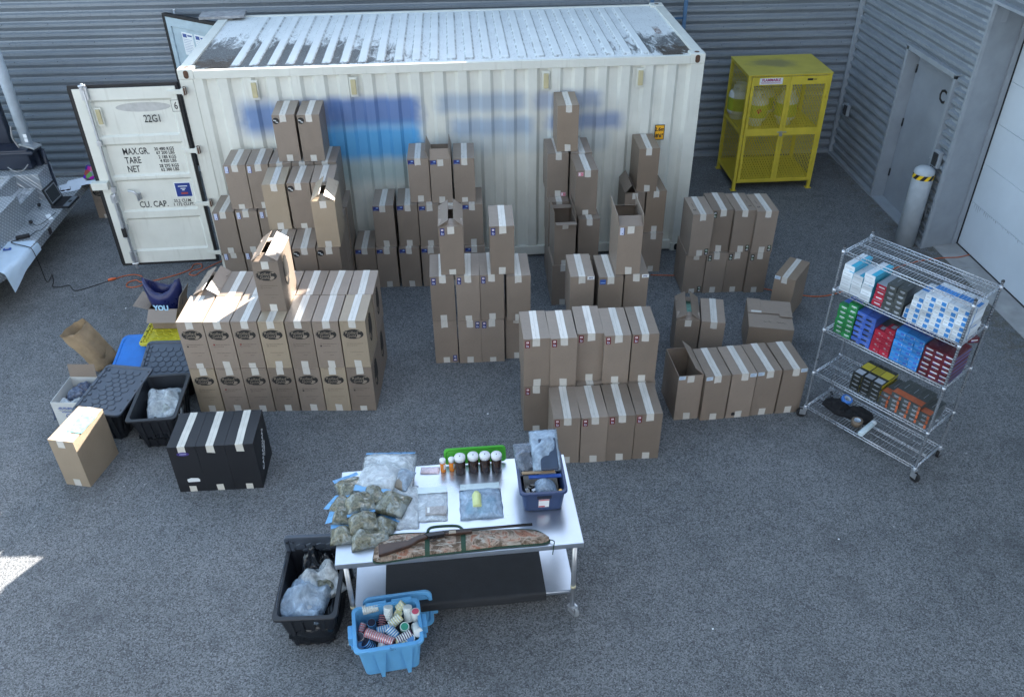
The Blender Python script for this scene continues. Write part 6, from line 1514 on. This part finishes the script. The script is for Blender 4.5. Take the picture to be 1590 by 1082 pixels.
lp.matrix_world = Matrix.Translation((-2.075, 1.0, .562)) @ Matrix.Rotation(R(86), 4, 'Z')
PAP = mat('white_paper', (.66, .72, .80), .6, var=.05)
rr = random.Random(5)
pp = thing('paper_stack', 'fanned white paper sheets on the deck behind the laptop', 'papers', (-2.31, 1.58, .562), 0)
for k, (x, y, a) in enumerate(((0, -.05, 25), (.02, .03, 10), (.05, .09, 32), (-.03, -.09, 18))):
    bm = bmesh.new(); box(bm, -.108, .108, -.14, .14, .001*k, .001*k+.0008); obj('sheet', bm, PAP, pp, loc=(x, y, .001*k), rot=(0, 0, R(a)))
t = thing('magazine', 'colourful magazine leaning at the end of the deck behind the door', 'magazine', (-2.10, 1.76, .57), R(-15), rot=(R(50), 0, R(-20)))
def m_mag():
    s = NT('magazine_cover'); v = s.n('ShaderNodeTexVoronoi'); v.inputs['Scale'].default_value = 14; s.l(s.tc.outputs['Object'], v.inputs['Vector']); h_ = s.n('ShaderNodeHueSaturation'); h_.inputs['Saturation'].default_value = 1.1; h_.inputs['Value'].default_value = .5; s.l(v.outputs['Color'], h_.inputs['Color']); return s.set(h_.outputs[0], .3)
bm = bmesh.new(); box(bm, -.13, .13, 0, .2, 0, .006); obj('cover', bm, m_mag(), t)
t = thing('paper_stack', 'white sheet lying under the colourful magazine', 'papers', (-2.08, 1.68, .563), R(15)); bm = bmesh.new(); box(bm, -.12, .12, -.07, .06, 0, .002); obj('sheet', bm, PAP, t)
t = thing('sunglasses', 'dark sunglasses lying on the paper sheets', 'sunglasses', (-2.33, 1.40, .57), R(20))
bm = bmesh.new()
for x in (-.035, .035): prism(bm, [(x+.028*math.cos(a), .006+.018*math.sin(a)) for a in [i*math.pi/8 for i in range(16)]], 0, .008)
tube(bm, [(-.065, 0, .01), (-.06, .10, .012)], .003, 5); tube(bm, [(.065, 0, .01), (.06, .10, .012)], .003, 5); box(bm, -.01, .01, .004, .010, .003, .008); obj('frame', bm, mat('sunglass_brown', (.03, .012, .012), .15), t)
t = thing('white_cloth', 'pale sheet draped over the front corner of the diamond-plate deck', 'cloth'); bm = bmesh.new()
G2 = []
for i in range(15):
    row = []
    for j in range(15):
        x = -2.72+.62*j/14; y = -.07-.78*i/14; x += .10*(i/14)*0
        ed = -2.165-.03*max(0, (-y-.1))*.8-(.22*max(0, -y-.55))
        z = .566+.006*abs(fn(x, y, 0, 6, 4))
        if x > ed: z -= (x-ed)*1.9; x = ed+(x-ed)*.25+.004
        row.append(bm.verts.new((x, y+.02*fn(x, y, 2, 4, 6), z+.004*fn(x, y, 2, 14, 2))))
    G2.append(row)
for i in range(14):
    for j in range(14): bm.faces.new([G2[i][j], G2[i+1][j], G2[i+1][j+1], G2[i][j+1]])
obj('fabric', bm, mat('pale_blue_sheet', (.50, .62, .74), .6, var=.06, bump=.2), t, smooth=True)
for k, (x, y, a, m, la) in enumerate(((-2.43, -.29, 10, LBLU, 'small blue box on the draped sheet'), (-2.55, -.27, 40, LBLU, 'second blue box on the draped sheet near the frame edge'))):
    t = thing('small_box', la, 'box', (x, y, .572), R(a)); bm = bmesh.new(); box(bm, -.045, .045, -.018, .018, 0, .016); obj('box_body', bm, m, t, bevel=.002); bm = bmesh.new(); box(bm, -.02, .02, -.012, .012, .0165, .017); obj('box_print', bm, PW, t)
t = thing('paper_stack', 'white paper slip on the deck between laptop and cable', 'papers', (-2.26, .60, .562), R(35)); bm = bmesh.new(); box(bm, -.03, .03, -.09, .09, 0, .002); obj('sheet', bm, WHITE, t)
t = thing('power_adapter', 'black laptop power brick on the deck beside the draped sheet', 'power adapter', (-2.37, .03, .575), R(25)); bm = bmesh.new(); box(bm, -.08, .08, -.03, .03, -.012, .022); obj('housing', bm, BLACK, t, bevel=.008)
t = thing('power_cable', 'thin black cable running from the deck to the orange cord', 'cable')
bm = bmesh.new(); tube(bm, curve([(-2.40, -.03, .57), (-2.46, -.10, .575), (-2.36, -.17, .578), (-2.22, -.24, .578), (-2.15, -.27, .55), (-2.12, -.29, .35), (-2.16, -.2, .05), (-2.20, .02, .006), (-2.21, .07, .006), (-2.12, -.12, .006), (-2.085, -.25, .006), (-1.98, -.27, .006), (-1.88, -.24, .006), (-1.80, -.35, .006), (-1.72, -.375, .006), (-1.55, -.27, .006), (-1.41, -.17, .006)], 6), .0055, 6); obj('cable', bm, BLACK, t)
bm = bmesh.new(); tube(bm, curve([(-2.30, .06, .566), (-2.27, .20, .566), (-2.22, .23, .566), (-2.20, .42, .566)]), .003, 5); tube(bm, curve([(-2.40, .42, .566), (-2.33, .36, .566), (-2.27, .44, .566), (-2.22, .72, .566)]), .003, 5); obj('deck_cable', bm, BLACK, t)
ORC = mat('orange_cord_rubber', (.50, .11, .03), .45)
t = thing('extension_cord', 'orange extension cord looped on the asphalt beyond the open carton', 'cord')
bm = bmesh.new(); tube(bm, curve([(-1.34, -.13, .01), (-1.25, -.06, .008), (-1.12, -.04, .008), (-1.0, -.12, .008), (-.95, -.30, .008), (-1.05, -.36, .008), (-1.14, -.33, .008), (-1.15, -.24, .008), (-1.06, -.20, .02), (-.98, -.26, .02), (-.85, -.22, .008), (-.6, -.1, .008), (-.44, .03, .008), (-.42, .16, .008), (-.33, .17, .008), (-.30, .06, .008), (-.40, .0, .008), (-.42, -.09, .008), (-.33, -.12, .008), (-.25, .0, .02), (.0, .3, .008)], 7), .0065, 6); obj('cable', bm, ORC, t)
bm = bmesh.new(); tube(bm, [(-1.42, -.17, .018), (-1.39, -.155, .018), (-1.38, -.15, .018), (-1.33, -.13, .018)], [.014, .018, .018, .013], 10); obj('plug', bm, mat('orange_plug', (.65, .13, .04), .4), t)
t = thing('extension_cord', 'orange cord crossing the asphalt behind the wire shelf to the roller door', 'cord')
bm = bmesh.new(); tube(bm, curve([(5.5, -.62, .008), (6.0, -.7, .008), (6.6, -.95, .008), (7.1, -1.2, .008), (7.5, -1.3, .008), (8.0, -1.1, .008), (8.6, -.75, .008), (9.0, -.58, .008), (9.36, -.52, .012), (9.6, -.52, .014), (9.775, -.47, .014)], 8), .0065, 6); obj('cable', bm, ORC, t)
# scraps on the ground
rr = random.Random(21)
for k, (x, y) in enumerate(((-1.0, -.85), (1.2, -6.3), (3.3, -3.2), (6.2, -5.1), (4.9, -5.9), (7.6, -1.9))):
    bm = bmesh.new(); prism(bm, [(x+rr.uniform(.006, .011)*math.cos(a), y+rr.uniform(.005, .009)*math.sin(a)) for a in [i*math.pi/4 for i in range(8)]], .001, .005)
    tag(obj('litter_scrap', bm, WHITE), ['small white scrap on the asphalt below the orange plug', 'tiny pale scrap on the asphalt at the bottom left of the table', 'tiny pale scrap between the navy-label stack and the front cartons', 'tiny pale scrap in front of the wire shelf', 'tiny pale scrap on open asphalt right of the table', 'tiny pale scrap behind the wire shelf'][k], 'litter', 'pale scraps on the asphalt')
# packs showing inside the open cartons
for x, y, la in ((5.245, -3.33, 'black pack on the left inside the open carton of the row of five'), (5.33, -3.30, 'black pack on the right inside the open carton of the row of five')):
    t = thing('black_pack', la, 'pack', (x, y, .005), R(12)); bm = bmesh.new(); box(bm, -.035, .035, -.10, .10, 0, .34); obj('pack_body', bm, PBK, t, bevel=.004); bm = bmesh.new(); box(bm, -.02, .02, -.06, .02, .3402, .341); obj('pack_label', bm, PBL, t)
t = thing('mint_pack', 'mint green pack visible under the tented flaps', 'pack', (5.52, -2.25, .005), R(-10)); bm = bmesh.new(); box(bm, -.10, .10, -.18, .18, 0, .53); obj('pack_body', bm, mat('mint_pack_paper', (.30, .55, .45), .4, var=.3, scale=20), t, bevel=.004)
